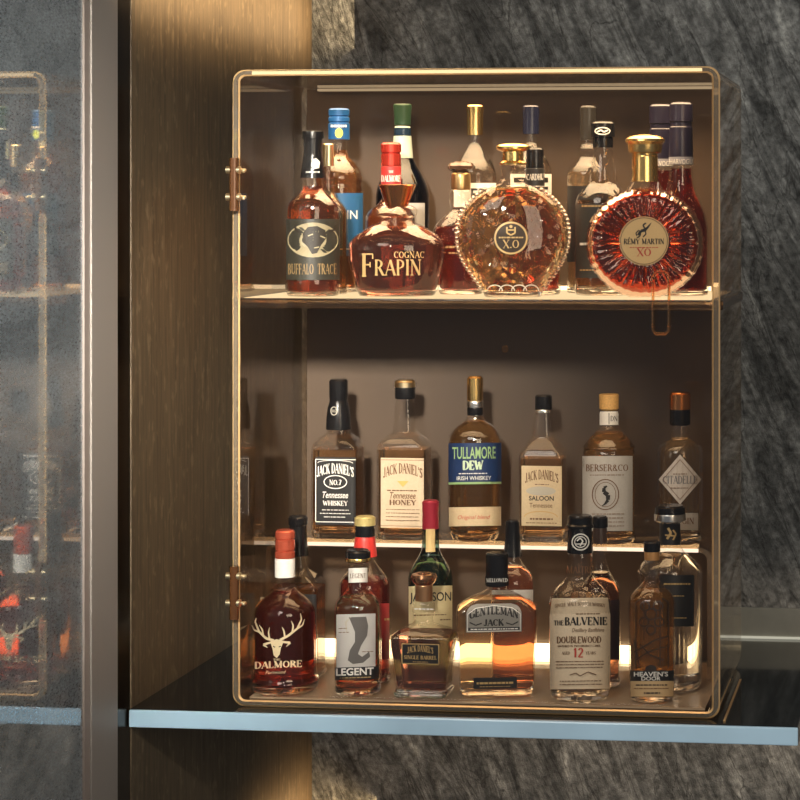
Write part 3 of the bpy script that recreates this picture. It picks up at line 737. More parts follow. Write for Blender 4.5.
b = Bottle('cognac_decanter', 'squat dark red cognac decanter with gold lettering and a flared copper stopper', 'upper', 397, .078,
           [(204.5, 10), (206, 16), (211, 20), (215, 19.5), (219, 15), (221.5, 17), (225, 24), (232, 36), (240, 45.5), (247, 48.8), (256, 48.4), (275, 44.5), (290, 40.5), (297, 38)], ell=True, dr=.66, cat='decanter')
b.glass().liquid(COGNAC, 226, 5)
b.lathe('stopper', [(184.5, 18.8), (187, 18.2), (205, 11.2), (207, 11)], COPPER, smooth=False)
a = Art().text('COGNAC', 409, 258, 6.5, GOLDINK, 30)
a.text('F', 368, 276, 22, GOLDINK, 12).text('RAPIN', 398, 275, 15, GOLDINK, 46)
b.art('lettering', a, off=.0006)

b = Bottle('cognac_decanter', 'round cut-glass cognac decanter with beaded sides, domed gold stopper and dark medallion', 'upper', 513, .058,
           [(164, 13.5), (167, 12.6), (174, 11.4), (179, 12), (181, 13.5), (184, 15), (187, 22, None, 12), (192, 31, None, 15), (199, 40, None, 17.5), (208, 47.5, None, 19.5), (220, 53.5, None, 20.5), (234, 55.5, None, 21), (248, 54, None, 21), (262, 48.5, None, 20.5), (276, 39, None, 19.5), (288, 31, None, 19), (297, 29, None, 19)], ell=True, cat='decanter')
b.glass(thin('cut_glass', (.95, .93, .90), 1.5, .03, gloss=.8)).liquid(fluid('amber_cognac', (.92, .58, .27), bump=.8, bscale=48, bdist=.009), 187, 6)
b.lathe('stopper', [(143.5, 9), (144.5, 14), (146.5, 17), (149, 17), (151, 14), (151.8, 10.6), (161, 10.4), (163, 13.6), (165, 13.4)], GOLD)
# bead rows down both sides
for sgn in (-1, 1):
    bm = bmesh.new(); py = 190.0
    while py < 288:
        z = b.z(py); w, d, rf = b.wd(z)
        w2 = b.wd(b.z(py+1))[0]; slope = abs(w2-w)/b.m
        bmesh.ops.create_uvsphere(bm, u_segments=10, v_segments=7, radius=2.9*b.m, matrix=Matrix.Translation((sgn*(w+.6*b.m), 0, z)) @ Matrix.Diagonal((1, 1.8, .85, 1)))
        py += 4.6/math.sqrt(1+slope*slope)
    link('beaded_edge', bm_mesh('beaded_edge', bm), CLEARBASE, b.root)
med = b.patch('medallion', 221, 255, lambda f: 17.2*math.sqrt(max(0, 1-(2*f-1)**2)), pbr('dark_medallion', (.05, .03, .018), .3, .3), xc=511, off=.0016, rows=16)
a = Art().ring(511, 238, 16.6, 16.4, 1.8, GOLDINK).text('X.O', 511, 248, 8, GOLDINK, 16).scribble(499, 523, 237.5, 1.5, GOLDINK, 4)
a.line([(507, 227), (507, 233), (511, 235), (515, 233), (515, 227)], 1.6, GOLDINK).line([(508, 230), (514, 230)], 1.3, GOLDINK).disc(511, 226.5, 1.6, 1.6, GOLDINK, 10)
b.art('print', a, med, off=.0022)
# engraved laurel loops near the foot
a = Art(); CUT = pbr('etched_glass', (.75, .66, .55), .25, coat=.5)
for k in range(4):
    a.ring(495+k*12, 291, 8, 6.5, 1.0, CUT, 18, 180, 360)
b.art('engraving', a, off=.0007)

# round fluted decanter: a disc revolved about its front-to-back axis
b = Bottle('cognac_decanter', 'sunburst fluted cognac decanter of red brandy with a round gold label', 'upper', 645, .056,
           [(181, 12), (184, 15.5), (190, 18), (197, 18), (210, 18), (297, 18)], cat='decanter', dr=.6, ell=True)
m = b.m; zc = b.z(243); RXd, RZ = 59*m, 55.5*m
def disc_mesh(scale, th, flute, name, nth=144, nr=14):
    vs, fs = [], []
    for side in (-1, 1):
        for i in range(nr+1):
            f = i/nr; rr = .38+.62*f; wv = lambda t: 1+.016*f*(abs(math.sin(t*20))-.5)
            for k in range(nth):
                t = 2*math.pi*k/nth
                tt = th*(1-max(0, (f-.35)/.65)**5*.82)
                fl = flute*min(1, f*8)*(1-.45*f)*(abs(math.sin(t*20))-.5)
                x = RXd*scale*rr*wv(t)*math.cos(t); z = zc+RZ*scale*rr*wv(t)*math.sin(t)
                z = max(.001+(1-scale)*.08, z)
                vs.append((x, side*(tt+fl), z))
    L_ = (nr+1)*nth
    for sd in (0, 1):
        for i in range(nr):
            for k in range(nth):
                a_, b_ = sd*L_+i*nth+k, sd*L_+i*nth+(k+1) % nth
                q = (a_, b_, b_+nth, a_+nth)
                fs.append(q if sd == 0 else q[::-1])
        ring = tuple(sd*L_+k for k in range(nth)); fs.append(ring[::-1] if sd == 0 else ring)
    for k in range(nth):
        a_, b_ = nr*nth+k, nr*nth+(k+1) % nth
        fs.append((a_, b_, b_+L_, a_+L_))
    return mesh(name, vs, fs)
th = 17*m
link('glass_body', disc_mesh(1, th, .0050, 'glass_body'), thin('fluted_glass', (.96, .82, .74), 1.5, .03), b.root, smooth=60)
link('liquid', disc_mesh(.975, th-1.8*m, .0050, 'liquid'), fluid('brandy', (.55, .10, .045), 1.3, tr=.95), b.root, smooth=60)
vs, fs = loft([(b.z(y), w*m, w*m*.8, 1) for y, w in ((193, 20), (188, 18), (184, 14.5), (179, 13))], True)
link('glass_neck', mesh('glass_neck', vs, fs), GLASS, b.root)
b.lathe('neck_band', [(155, 12.8), (157, 13), (180, 13.2), (181.5, 13.4)], GOLD)
b.lathe('stopper', [(134.6, 8), (136, 15), (139, 19.6), (141.5, 20.4), (144.5, 17.6), (150, 17), (152.5, 16.4), (153.5, 13), (155.5, 12.8)], GOLD)
sf = lambda u, z, off: (u, -th-.0022-off, z)
a = Art().disc(644, 241, 24.5, 24.5, pbr('gold_label', (.72, .50, .24), .38, .45), 48)
lab = b.art('label', a, surf=lambda u, z, o: sf(u, z, .0002))
a = Art().text('RÉMY MARTIN', 644, 244, 5.2, INK, 40, bold=1.25).text('XO', 644, 256, 7.5, REDINK, 14).scribble(630, 658, 247.5, .8, REDINK, 8)
a.line([(638, 235), (641, 231), (645, 230), (648, 227), (651, 223)], [2, 3, 3, 2, .6], INK).line([(641, 231), (640, 236), (637, 238)], 1.3, INK).line([(645, 230), (646, 234), (643, 237)], 1.2, INK).line([(639, 230), (636, 233), (637, 236)], 1.1, INK).line([(645, 229), (643, 225), (646, 223)], 1.5, INK).ring(644, 241, 23.6, 23.6, .7, BROWNINK)
b.art('print', a, lab, surf=lambda u, z, o: sf(u, z, .0010))

# ---------- upper tier, behind
b = Bottle('whisky_bottle', 'slim amber whisky bottle with a pale gold cap half hidden behind the buffalo bottle', 'upper', 328, .142,
           [(165, 6.5), (190, 7), (198, 10), (206, 17), (213, 20), (288, 20)])
b.glass().liquid(WHISKY, 188, 4)
b.lathe('cap', [(143.6, 5.6), (145, 5.8), (166, 6)], PALEGOLD)
lb = b.patch('label', 222, 276, 13, pbr('peach_paper', (.66, .40, .28), .6), xc=322); b.art('print', Art().scribble(312, 332, 232, 1.5, REDINK, 5).text('WHISKY', 322, 250, 7, BROWNINK, 20).scribble(313, 331, 258, 1, INK, 6), lb)
b = Bottle('whisky_bottle', 'whisky bottle with bright blue foil neck and blue label, tallest near the left panel', 'upper', 339, .232,
           [(138, 9.6), (148, 9), (156, 10.5), (164, 18), (172, 23), (179, 24.5), (184, 23.5), (188, 24), (288, 24)])
b.glass().liquid(DARKW, 150, 4)
b.lathe('foil', [(108.5, 9.8), (110, 10.4), (115.5, 10.4), (116.2, 9.6), (117, 9.6), (117.7, 10.5), (121.5, 10.5), (122.2, 9.7), (123, 9.7), (123.7, 10.6), (139.5, 10.6)], BLUEFOIL)
LIME = pbr('lime_print', (.50, .60, .10), .5)
b.art('emblem', Art().disc(339, 133, 4, 5, LIME, 14).scribble(331, 347, 126, 2.2, WHITEINK, 7))
lb = b.patch('label', 193, 256, 23.6, BLUEPAPER)
b.art('print', Art().text('BAIN', 345, 219, 9, WHITEINK, 24, font='sans').disc(337, 236, 6, 8, LIME, 16).scribble(322, 356, 249, 1.2, WHITEINK, 9), lb)
b = Bottle('whisky_bottle', 'dark whisky bottle with a red foil neck reading in white, behind the squat cognac decanter', 'upper', 391, .180,
           [(184, 8.5), (196, 8.6), (203, 12), (210, 21), (217, 25), (224, 25.4), (270, 25.4), (292, 25.4)])
b.glass().liquid(fluid('near_black_whisky', (.38, .10, .03)), 190, 5)
b.lathe('foil', [(142.5, 9), (144.5, 10.2), (152, 10.2), (152.8, 9), (153.8, 9), (154.5, 9.9), (166, 9.9)], REDCAP)
b.lathe('neck_label', [(166.2, 10), (185, 10)], pbr('red_paper', (.34, .025, .025), .45))
b.art('lettering', Art().text('DALMORE', 391, 181.5, 6, WHITEINK, 19, bold=1.3).text('THE', 391, 173, 2.4, WHITEINK, 5))
b = Bottle('spirit_bottle', 'navy glass bottle with green and white neck wrap at the back', 'upper', 402.5, .274,
           [(128, 8.5), (146, 9.2), (156, 10), (164, 13), (176, 20), (188, 25), (198, 26.5), (290, 26.5)])
b.glass(thin('navy_glass', (.16, .22, .33), 1.5, .03)).liquid(fluid('deep_blue', (.12, .18, .28)), 170, 4)
GREENW = pbr('pale_green_wrap', (.40, .47, .40), .4); DGREEN = pbr('green_foil', (.025, .060, .032), .3, .2)
b.lathe('capsule', [(104, 9), (106, 9.3), (114, 8.6), (125, 8)], DGREEN)
b.lathe('neck_wrap', [(126, 7.8), (129, 8.2), (158, 10.6)], GREENW)
lb = b.patch('label', 203, 232, 22, pbr('silver_paper', (.55, .55, .55), .4, .3)); b.art('print', Art().scribble(388, 418, 210, 1.2, GREYP, 11).scribble(394, 414, 216, 1.2, GREYP, 17), lb)
b = Bottle('liqueur_decanter', 'small ornate decanter with a dark mushroom stopper and gold collar', 'upper', 461, .156,
           [(189, 9), (192, 11), (199, 12), (205, 11), (209, 10), (213, 14), (221, 22), (230, 27.5), (236, 28), (262, 25), (284, 22)], cat='decanter', dr=.9, ell=True)
b.glass().liquid(fluid('red_liqueur', (.58, .10, .08)), 226, 5)
b.lathe('stopper', [(161.5, 8), (163, 12), (166, 13.6), (169, 13), (172.5, 8)], pbr('dark_walnut_stopper', (.09, .045, .025), .2, coat=.7))
b.lathe('collar', [(172.5, 9), (175, 9.8), (187, 9.8), (190, 9.2)], pbr('old_gold', (.60, .40, .18), .3, 1))
b.art('lettering', Art().scribble(446, 478, 247, 2.2, GOLDINK, 12).scribble(449, 474, 253, 1.5, GOLDINK, 13))
b = Bottle('vodka_bottle', 'clear domed bottle with a gold foil neck, in the back row behind the beaded decanter', 'upper', 475, .242,
           [(133, 6.2), (142, 6.4), (147, 8.5), (155, 14), (164, 19), (174, 22), (182, 22.6), (288, 22.6)])
b.glass().liquid(CLEARL, 160, 5)
b.lathe('foil', [(105, 8), (106.5, 8.6), (112, 8.6), (113, 8), (135, 8)], GOLD)
lb = b.patch('label', 183, 207, 21, WHITE); b.art('print', Art().text('ED', 480, 200, 12, INK, 18, font='sans', bold=2), lb)
b = Bottle('vodka_bottle', 'clear bottle with a navy blue foil neck, in the back row behind the beaded decanter', 'upper', 531, .255,
           [(133, 6.2), (141, 6.4), (147, 9), (156, 15), (164, 19.5), (172, 21.5), (288, 21.5)])
b.glass().liquid(CLEARL, 156, 5)
b.lathe('foil', [(105.5, 7.6), (107, 8.2), (114, 8.4), (115, 8), (134, 8.2)], NAVY)
lb = b.patch('label', 174, 204, 20.5, WHITE); b.art('print', Art().line([(514, 180), (548, 180)], 5, INK).line([(514, 188), (548, 188)], 3, INK).line([(514, 196), (548, 196)], 4, INK), lb)
b = Bottle('whisky_bottle', 'dark red whisky bottle with black cap and white neck print, right behind the beaded decanter', 'upper', 535, .150,
           [(168, 9), (185, 9), (192, 11), (200, 18), (208, 24), (216, 25.5), (290, 25.5)])
b.glass().liquid(RUBY, 190, 5)
b.lathe('cap', [(147.8, 8), (149.5, 8.8), (168, 8.8)], BLACK); b.lathe('neck_label', [(168.2, 9.4), (186, 9.8)], BLACKLAB)
b.art('lettering', Art().text('CARDHU', 535, 180, 6, WHITEINK, 17, bold=1.2))
b = Bottle('whisky_bottle', 'pale glass bottle with a slim black neck at the back, left of the fluted decanter', 'upper', 588, .232,
           [(138, 7), (144, 8), (150, 10.5), (156, 10), (161, 13), (168, 19), (176, 21.5), (288, 21.5)])
b.glass().liquid(PALE, 172, 5)
b.lathe('capsule', [(106, 7.2), (107.5, 8), (140, 8)], pbr('dull_black_cap', (.02, .018, .016), .35))
b.patch('label', 186, 262, 20.5, BLACKLAB)
b = Bottle('whisky_bottle', 'stout clear bottle with black collar, white cap badge and black label with gold print', 'upper', 603, .150,
           [(146, 9.5), (156, 10.5), (168, 13), (178, 14.5), (181, 15), (184, 16.5), (190, 21.5), (198, 26.5), (206, 28), (292, 28)])
b.glass().liquid(fluid('dark_amber', (.60, .34, .14)), 200, 8)
b.lathe('cap', [(121.5, 10.6), (123.5, 12), (137, 12)], BLACK); b.lathe('collar', [(137.2, 10.4), (147.5, 10.2)], BLACK)
b.art('emblem', Art().ring(602.5, 131, 8, 4, 1.2, WHITEINK, 20).line([(597, 132), (601, 130), (604, 132), (608, 130)], 1.6, WHITEINK))
lb = b.patch('label', 204, 278, 27.4, pbr('charcoal_label', (.035, .034, .030), .45))
a = Art().scribble(582, 624, 206, 1.8, GOLDINK, 14).ring(599, 220, 8, 6, 1.4, GOLDINK, 20, 180, 360).line([(590, 222), (594, 218), (599, 221)], 1.5, GOLDINK).scribble(580, 600, 244, 2.5, WHITEINK, 15).scribble(580, 604, 270, 1, GOLDINK, 16)
b.art('print', a, lb)
for cx, Y, y0, lab in ((661, .234, 104.5, 'red brandy bottle with violet capsule, the one farther back behind the fluted decanter'), (681, .146, 102.5, 'red brandy bottle with a taller violet capsule, beside the right panel')):
    b = Bottle('brandy_bottle', lab, 'upper', cx, Y,
               [(y0+50, 11.4), (y0+70, 11.8), (y0+86, 14), (y0+100, 20), (y0+115, 25.5), (y0+128, 27.6), (y0+138, 27.8), (292, 27.4)])
    b.glass().liquid(fluid('maroon_brandy', (.42, .07, .05), 1.28), y0+66, 5)
    b.lathe('capsule', [(y0, 10.4), (y0+2, 11.6), (y0+19, 11.8), (y0+20, 10.8), (y0+24, 10.8), (y0+25, 11.6), (y0+55, 12.2)], PURPLE)
    b.lathe('neck_label', [(y0+54, 12.4), (y0+62, 12.5)], pbr('grey_band', (.22, .22, .26), .4))
    b.art('lettering', Art().text('HARVOGU', cx, y0+61.4, 5.2, WHITEINK, 23, font='sans'))

# ---------- riser
YR = .252
def jack(label, cx, xc, capmat, cap, neck, shoulder, hw, bottom, liq, lab_y, labmat, art, fill):
    b = Bottle('whiskey_bottle', label, 'riser', cx, YR,
               [(neck[0], 8.5, 1), (neck[0]+8, 9.5, 1), (neck[1]-6, 11, 1), (neck[1], 11.6, 1), (shoulder[0]+3, hw*.62, .6), (shoulder[1]-1, hw*.98, .3), (shoulder[1]+2, hw, .24), (bottom-12, hw, .24), (bottom+2, hw*.97, .24)], corner=.24, dr=.85)
    b.glass().liquid(liq, fill, 7)
    lb = b.patch('label', lab_y[0], lab_y[1], hw*.93, labmat, xc=xc)
    b.art('print', art, lb)
    return b
a = Art().frame(315.5, 356, 459.5, 522, .8, WHITEINK).text("JACK DANIEL'S", 335.5, 477, 9.5, WHITEINK, 37, arch=4, bold=1.5)
a.ring(335.5, 482, 12, 7, 1.0, WHITEINK, 30).text('NO.7', 335.5, 485, 5, WHITEINK, 12, bold=1.4).text('Tennessee', 335.5, 498, 6.5, WHITEINK, 26, font='sans', shear=.3, bold=1.5).text('WHISKEY', 335.5, 505.5, 4.6, WHITEINK, 25, bold=1.5)
a.scribble(322, 349, 510, .8, WHITEINK, 20).scribble(320, 351, 513.5, .8, WHITEINK, 21).scribble(324, 347, 517, .8, WHITEINK, 22)
a.ring(335.5, 463, 18, 3, .7, WHITEINK, 20, 180, 360)
b = jack('square whiskey bottle with black label and black capsule, leftmost on the riser', 338.5, 335.5, None, None, (426, 432), (432, 446), 23.4, 538, HONEY, (457, 525), BLACKLAB, a, 448)
b.lathe('cap', [(379, 8.4), (381, 9.2), (397, 9.2), (398, 8.8), (400, 8.8)], BLACK); b.lathe('neck_sleeve', [(400, 8.8), (408, 10.8), (418, 12), (429, 12.4)], BLACK)
b.art('emblem', Art().ring(334, 411, 3.4, 4.4, .6, GREYP, 18).text('NO.7', 334, 412.4, 2.8, GREYP, 4.8))

a = Art().frame(380.5, 425, 460, 526, .5, BROWNINK).text("JACK DANIEL'S", 403, 478, 9.5, BROWNINK, 39, arch=5, bold=1.4)
a.poly([(397, 481), (409, 481), (403, 487)], pbr('honey_print', (.70, .42, .12), .5)).scribble(387, 418, 490.5, 1.2, BROWNINK, 23).text('Tennessee', 403, 498.5, 6.5, BROWNINK, 26, font='sans', shear=.3, bold=1.5).text('HONEY', 403, 505, 5, BROWNINK, 27, bold=1.5)
for k in range(4): a.scribble(386, 420, 509.5+k*3.6, .6, BROWNINK, 30+k)
b = jack('square whiskey bottle with cream honey label and gold-topped black cap on the riser', 405, 402.5, None, None, (398, 431), (431, 446), 24.6, 540, HONEY, (458, 528), BEIGE, a, 448)
b.lathe('cap', [(387, 10.2), (397, 10.2), (398.5, 9.8)], BLACK); b.lathe('cap_top', [(380, 9.4), (382, 10.4), (387, 10.3)], PALEGOLD)

a = Art().text("JACK DANIEL'S", 542, 483, 9, BROWNINK, 33, arch=4, bold=1.4).scribble(535, 549, 484.5, .8, BROWNINK, 40)
a.disc(541, 491, 15, 4.5, GREYP, 24).text('SALOON', 541.5, 500.5, 4.6, INK, 25, font='sans', bold=2).text('Tennessee', 541, 507.5, 4.6, BROWNINK, 23, font='sans', bold=1.4)
a.ring(541, 517, 17, 6, 1, pbr('ochre_print', (.62, .40, .16), .5), 24, 180, 360).scribble(530, 553, 519, 1.6, BROWNINK, 41).scribble(526, 557, 523, .8, BROWNINK, 42)
b = jack('square whiskey bottle with yellowish saloon label and short black cap on the riser', 543.5, 542, None, None, (411, 436), (437, 455), 22.2, 543, HONEY, (466, 526), CREAM, a, 457)
b.lathe('cap', [(394.8, 8), (396.2, 8.6), (409, 8.6)], BLACK); b.lathe('cap_ring', [(409, 9.2), (412, 9.2)], SILVER)

b = Bottle('whiskey_bottle', 'round-shouldered Irish whiskey bottle with navy label, green lettering and gold cap', 'riser', 475, YR,
           [(414, 8), (419, 9), (424, 16), (430, 22.5), (438, 26.2), (446, 26.6), (520, 26.6), (530, 26.2), (540, 23)])
b.glass().liquid(WHISKY, 421, 6)
b.lathe('cap', [(376, 7), (378, 8.2), (400, 8)], GOLD); b.lathe('neck_band', [(400.3, 8.3), (403, 8.6), (407, 8.4)], SILVER); b.lathe('neck_ring', [(407.2, 8), (415, 7.8)], BLACK)
lb = b.patch('label', 443, 482, 26.2, pbr('navy_label', (.010, .030, .10), .45)); GREENI = pbr('green_ink', (.30, .46, .20), .5)
a = Art().text('TULLAMORE', 474, 458.5, 12, GREENI, 43, font='sans', bold=1.6).text('DEW', 473, 469.5, 8.5, pbr('pale_green_ink', (.55, .68, .48), .5), 20, bold=1.8).scribble(459, 488, 473.5, 1, WHITEINK, 44).text('IRISH WHISKEY', 474, 480, 4, WHITEINK, 34, font='sans', bold=1.5)
b.art('print', a, lb); b.patch('label_stripe', 482, 484.2, 26.2, GREENI)
lb = b.patch('lower_label', 507, 526, 26.0, CREAM); b.art('print', Art().text('Original blend', 474, 519, 4, REDINK, 32, font='sans', shear=.3), lb)

b = Bottle('gin_bottle', 'broad apothecary bottle with cork and grey label showing a black shrimp-like emblem', 'riser', 609, YR,
           [(410, 8.6), (412, 9.4), (425, 9.8), (430, 13), (437, 20), (444, 25.5), (446.5, 27.4), (449, 26.4), (452, 27.4), (455, 26.6), (460, 27), (536, 27), (543, 26)])
b.glass().liquid(WHISKY, 432, 6)
b.lathe('cork', [(394, 10), (408.5, 9.6), (410, 8)], pbr('cork', (.72, .42, .14), .6, noise=.15))
lb = b.patch('neck_label', 411.5, 425, 9.4, WHITE); b.art('print', Art().line([(609, 413), (609, 424)], .7, INK).text('DN', 614, 421, 5, INK, 7), lb)
GREYL = pbr('grey_paper', (.50, .475, .44), .6, noise=.05)
lb = b.patch('label', 456, 531, 25, GREYL, xc=607.5)
a = Art().text('BERSER&CO', 607, 471, 6.5, BROWNINK, 42).scribble(590, 624, 475, .7, BROWNINK, 45).ring(605.5, 494.5, 13.5, 15.5, .9, BROWNINK, 40).ring(605.5, 494.5, 10.5, 12.5, .5, BROWNINK, 36)
a.line([(607, 486), (604, 488), (604, 492), (608, 495), (608, 500), (605, 504), (602, 506)], [1.5, 3, 4, 4.5, 3.5, 2, .5], INK)
for k in range(4): a.scribble(592, 624, 514+k*4, .7, BROWNINK, 46+k)
b.art('print', a, lb)

b = Bottle('gin_bottle', 'fluted golden gin bottle with diamond label and tall gilt cap, rightmost on the riser', 'riser', 680, YR,
           [(424, 8.6), (430, 9.4), (438, 10), (441, 14), (446, 19), (451, 21.4), (456, 22), (538, 22), (545, 21)])
b.glass().liquid(PALE, 438, 6)
bm = bmesh.new(); z0, z1 = b.z(512), b.z(450)
for k in range(26):
    t = 2*math.pi*k/26; w = 22.2*b.m
    tube(bm, [(w*math.cos(t), w*math.sin(t), z0), (w*math.cos(t), w*math.sin(t), z1), (w*.86*math.cos(t), w*.86*math.sin(t), b.z(444.5))], 1.1*b.m, 6)
link('flutes', bm_mesh('flutes', bm), GLASS, b.root)
b.lathe('cap', [(409, 10.4), (424, 10.4), (425, 9.6)], BLACK); b.lathe('cap_top', [(392, 9.6), (394, 10.6), (409, 10.6)], COPPER)
lb = b.patch('label', 454.5, 504.5, lambda f: 21.3*(1-abs(2*f-1)), pbr('pearl_paper', (.66, .62, .58), .5), off=.0018, rows=20)
a = Art().text('CITADELLE', 680, 483.5, 7.5, pbr('slate_ink', (.16, .17, .20), .5), 34).scribble(670, 690, 488, .8, BROWNINK, 50).scribble(673, 687, 474, .8, BROWNINK, 51).line([(663, 479.5), (680, 459.5), (697, 479.5), (680, 499.5), (663, 479.5)], .5, BROWNINK)
b.art('print', a, lb, off=.0023)
lb = b.patch('lower_label', 513, 530, 14, GREYL, xc=684); b.art('print', Art().text('GIN', 688, 524, 6, BROWNINK, 12), lb)

# ---------- case floor, front row
b = Bottle('whisky_bottle', 'dark ruby whisky bottle with a gold stag head, copper-red foil and flared foot', 'floor', 285, .064,
           [(575, 9.6), (586, 10), (591, 13), (597, 21), (604, 28), (611, 31), (620, 31.4), (668, 31.4), (674, 31.8), (679, 33.6), (694, 34), (699, 33)])
b.glass().liquid(RUBY, 589, 9)
b.lathe('foil', [(529.5, 8.6), (531.5, 9.8), (537.5, 10), (538.3, 8.9), (539.3, 8.9), (540, 9.8), (549, 9.8), (549.7, 8.9), (550.7, 8.9), (551.4, 10), (557.5, 10)], COPRED)
b.lathe('neck_label', [(557.8, 10), (576.5, 10)], WHITE)
sx = lambda x, y: (x, y)
a = Art(); G = PGINK
a.line([(274, 640), (267, 638), (260, 631), (256, 621), (257, 617)], [2.4, 2.4, 2, 1.5, .5], G).line([(280, 640), (288, 636), (297, 629), (301, 620), (300, 614)], [2.4, 2.4, 2, 1.5, .5], G)
for p in ([(260, 631), (255, 629), (252.5, 624)], [(264, 636), (263, 629), (260, 624)], [(270, 639), (269, 632), (270, 627)], [(297, 629), (302, 626), (304, 620)], [(292, 633), (293, 626), (291, 621)], [(285, 638), (284, 631), (282, 627)]): a.line(p, [1.8, 1.4, .4], G)
a.poly([(270.5, 641), (277, 639), (284, 641), (281, 648), (280, 654), (277, 658), (274, 655), (273, 649)], G).line([(271, 642), (264, 644), (268, 647)], [2, 2.4, .5], G).line([(283, 642), (290, 643), (286, 647)], [2, 2.4, .5], G)
a.line([(273.5, 646), (275.5, 647)], 1, INK).line([(279, 647), (281, 646)], 1, INK)
b.art('stag_emblem', a, off=.0006, lab='pale gold stag head')
b.art('lettering', Art().text('DALMORE', 278.5, 667.5, 6.4, PGINK, 46, bold=1.4).text('THE', 277, 660.5, 2.2, PGINK, 7).text('Portwood', 276, 673.5, 3.4, PGINK, 20, font='sans', shear=.35), off=.0006)

b = Bottle('whiskey_bottle', 'slim whiskey bottle with silvery label, black banner and gold-rimmed stopper', 'floor', 358, .052,
           [(561, 9.6), (566, 9.4), (580, 9.6), (587, 10), (592, 13), (598, 19), (604, 22.6), (610, 23.2), (690, 23.2), (701, 22.4)])
b.glass().liquid(HONEY, 596, 8)
b.lathe('stopper', [(549.5, 11), (551.5, 12.4), (561, 12.4), (562, 10)], BLACK); b.lathe('stopper_rim', [(557, 12.8), (560.5, 12.8)], GOLD)
lb = b.patch('neck_label', 568, 582.5, 9.7, WHITE); b.art('print', Art().text('LEGENT', 358, 578, 4.5, BROWNINK, 16), lb)
lb = b.patch('label', 614, 667, 19.2, pbr('silver_label', (.52, .50, .48), .5), xc=356)
a = Art().poly([(349, 617), (366, 617), (368, 626), (367, 636), (361, 646), (358, 654), (362, 657), (369, 652), (370, 657), (363, 663), (353, 664), (348, 660), (350, 650), (355, 642), (355, 632), (352, 624)], pbr('dark_grey_print', (.11, .10, .095), .5)).line([(351, 617), (346, 622), (347, 632)], [1, 2, 1], GREYP)
a.scribble(339, 347, 628, .7, BROWNINK, 52).scribble(339, 349, 632, .7, BROWNINK, 53).scribble(362, 373, 652, .7, BROWNINK, 54)
b.art('print', a, lb)
lb = b.patch('banner', 667, 679.5, 21.6, BLACKLAB, xc=357); b.art('print', Art().text('LEGENT', 355, 675, 7.2, WHITEINK, 37, font='sans', bold=2.2).scribble(340, 372, 677.6, .8, GOLDINK, 55), lb)

b = Bottle('whiskey_bottle', 'short faceted whiskey bottle with black gold-framed label and copper collar', 'floor', 424, .056,
           [(600, 8.5, 1), (604, 11, 1), (611, 11.4, 1), (615, 8.8, 1), (621, 9.6, 1), (625, 15, .6), (630, 25, .34), (634.5, 30.6, .24), (638, 31, .24), (662, 28, .24), (687, 25.4, .24), (690, 27.4, .24), (697.5, 27, .24)], corner=.24, dr=.78)
b.glass().liquid(fluid('rose_whiskey', (.80, .34, .26), 1.12, tr=.94), 632, 9)
b.lathe('stopper', [(572, 7), (574, 12), (577, 13.4), (581, 12), (584, 9)], pbr('dark_copper', (.34, .17, .09), .2, .9)); b.lathe('collar', [(584, 9), (586, 8.6), (600.5, 8.6)], pbr('old_copper', (.52, .28, .14), .3, .9))
b.art('neck_print', Art().scribble(414, 434, 609, 1.4, WHITEINK, 56))
lb = b.patch('label', 643.5, 664.5, 19.2, BLACKLAB, xc=420.5, off=.0008)
a = Art().frame(402, 439, 644.2, 663.8, .9, GOLDINK).text("JACK DANIEL'S", 420.5, 653.6, 6, GOLDINK, 26, arch=2.2, bold=1.4).text('SINGLE BARREL', 420.5, 659.3, 3.6, GOLDINK, 33, bold=1.4).scribble(413, 428, 662, .7, GOLDINK, 57)
b.art('print', a, lb, off=.0013)

b = Bottle('whiskey_bottle', 'wide flat amber whiskey bottle with arched grey label and black cap', 'floor', 497, .076,
           [(585, 9, 1), (589, 10, .9), (593, 17, .7, 13), (599, 29, .5, 17), (605, 37.5, .4, 20), (609, 40.2, .36, 21), (614, 40.4, .34, 21), (650, 38.2, .34, 20.5), (690, 35.8, .34, 20), (699, 35, .34, 19.6)])
b.glass().liquid(LIGHTW, 597, 8)
b.lathe('cap', [(552, 10.2), (553.5, 11.2), (575, 11.2), (576, 11.8), (585, 12)], BLACK)
b.art('cap_print', Art().text('MELLOWED', 497, 582, 3.6, WHITEINK, 21))
lb = b.patch('label', 603.5, 632, lambda f: 27.4 if f > .42 else 27.4*(.62+.38*math.sqrt(max(0, 1-(1-f/.42)**2))), pbr('pewter_label', (.30, .28, .25), .4, .3), xc=494, off=.0008, rows=16)
a = Art().text('GENTLEMAN', 494, 619, 8.2, INK, 48, arch=5, bold=1.7).text('JACK', 494, 625.6, 6.2, INK, 19, bold=1.7).line([(470, 622), (476, 625), (482, 623)], 1.2, INK).line([(518, 622), (512, 625), (506, 623)], 1.2, INK).line([(468.5, 629), (519.5, 629)], 3.4, INK).scribble(471, 518, 629, 1.1, WHITEINK, 58)
a.line([(468, 631), (468, 614), (476, 608), (494, 605.4), (512, 608), (520, 614), (520, 631), (468, 631)], .7, WHITEINK)
b.art('print', a, lb, off=.0013)
lb = b.patch('lower_label', 677.5, 688.5, 21.4, BLACKLAB, xc=495.2, off=.0008); b.art('print', Art().scribble(477, 514, 683, 2.0, GOLDINK, 59).scribble(480, 510, 686.5, .6, GOLDINK, 60), lb, off=.0013)

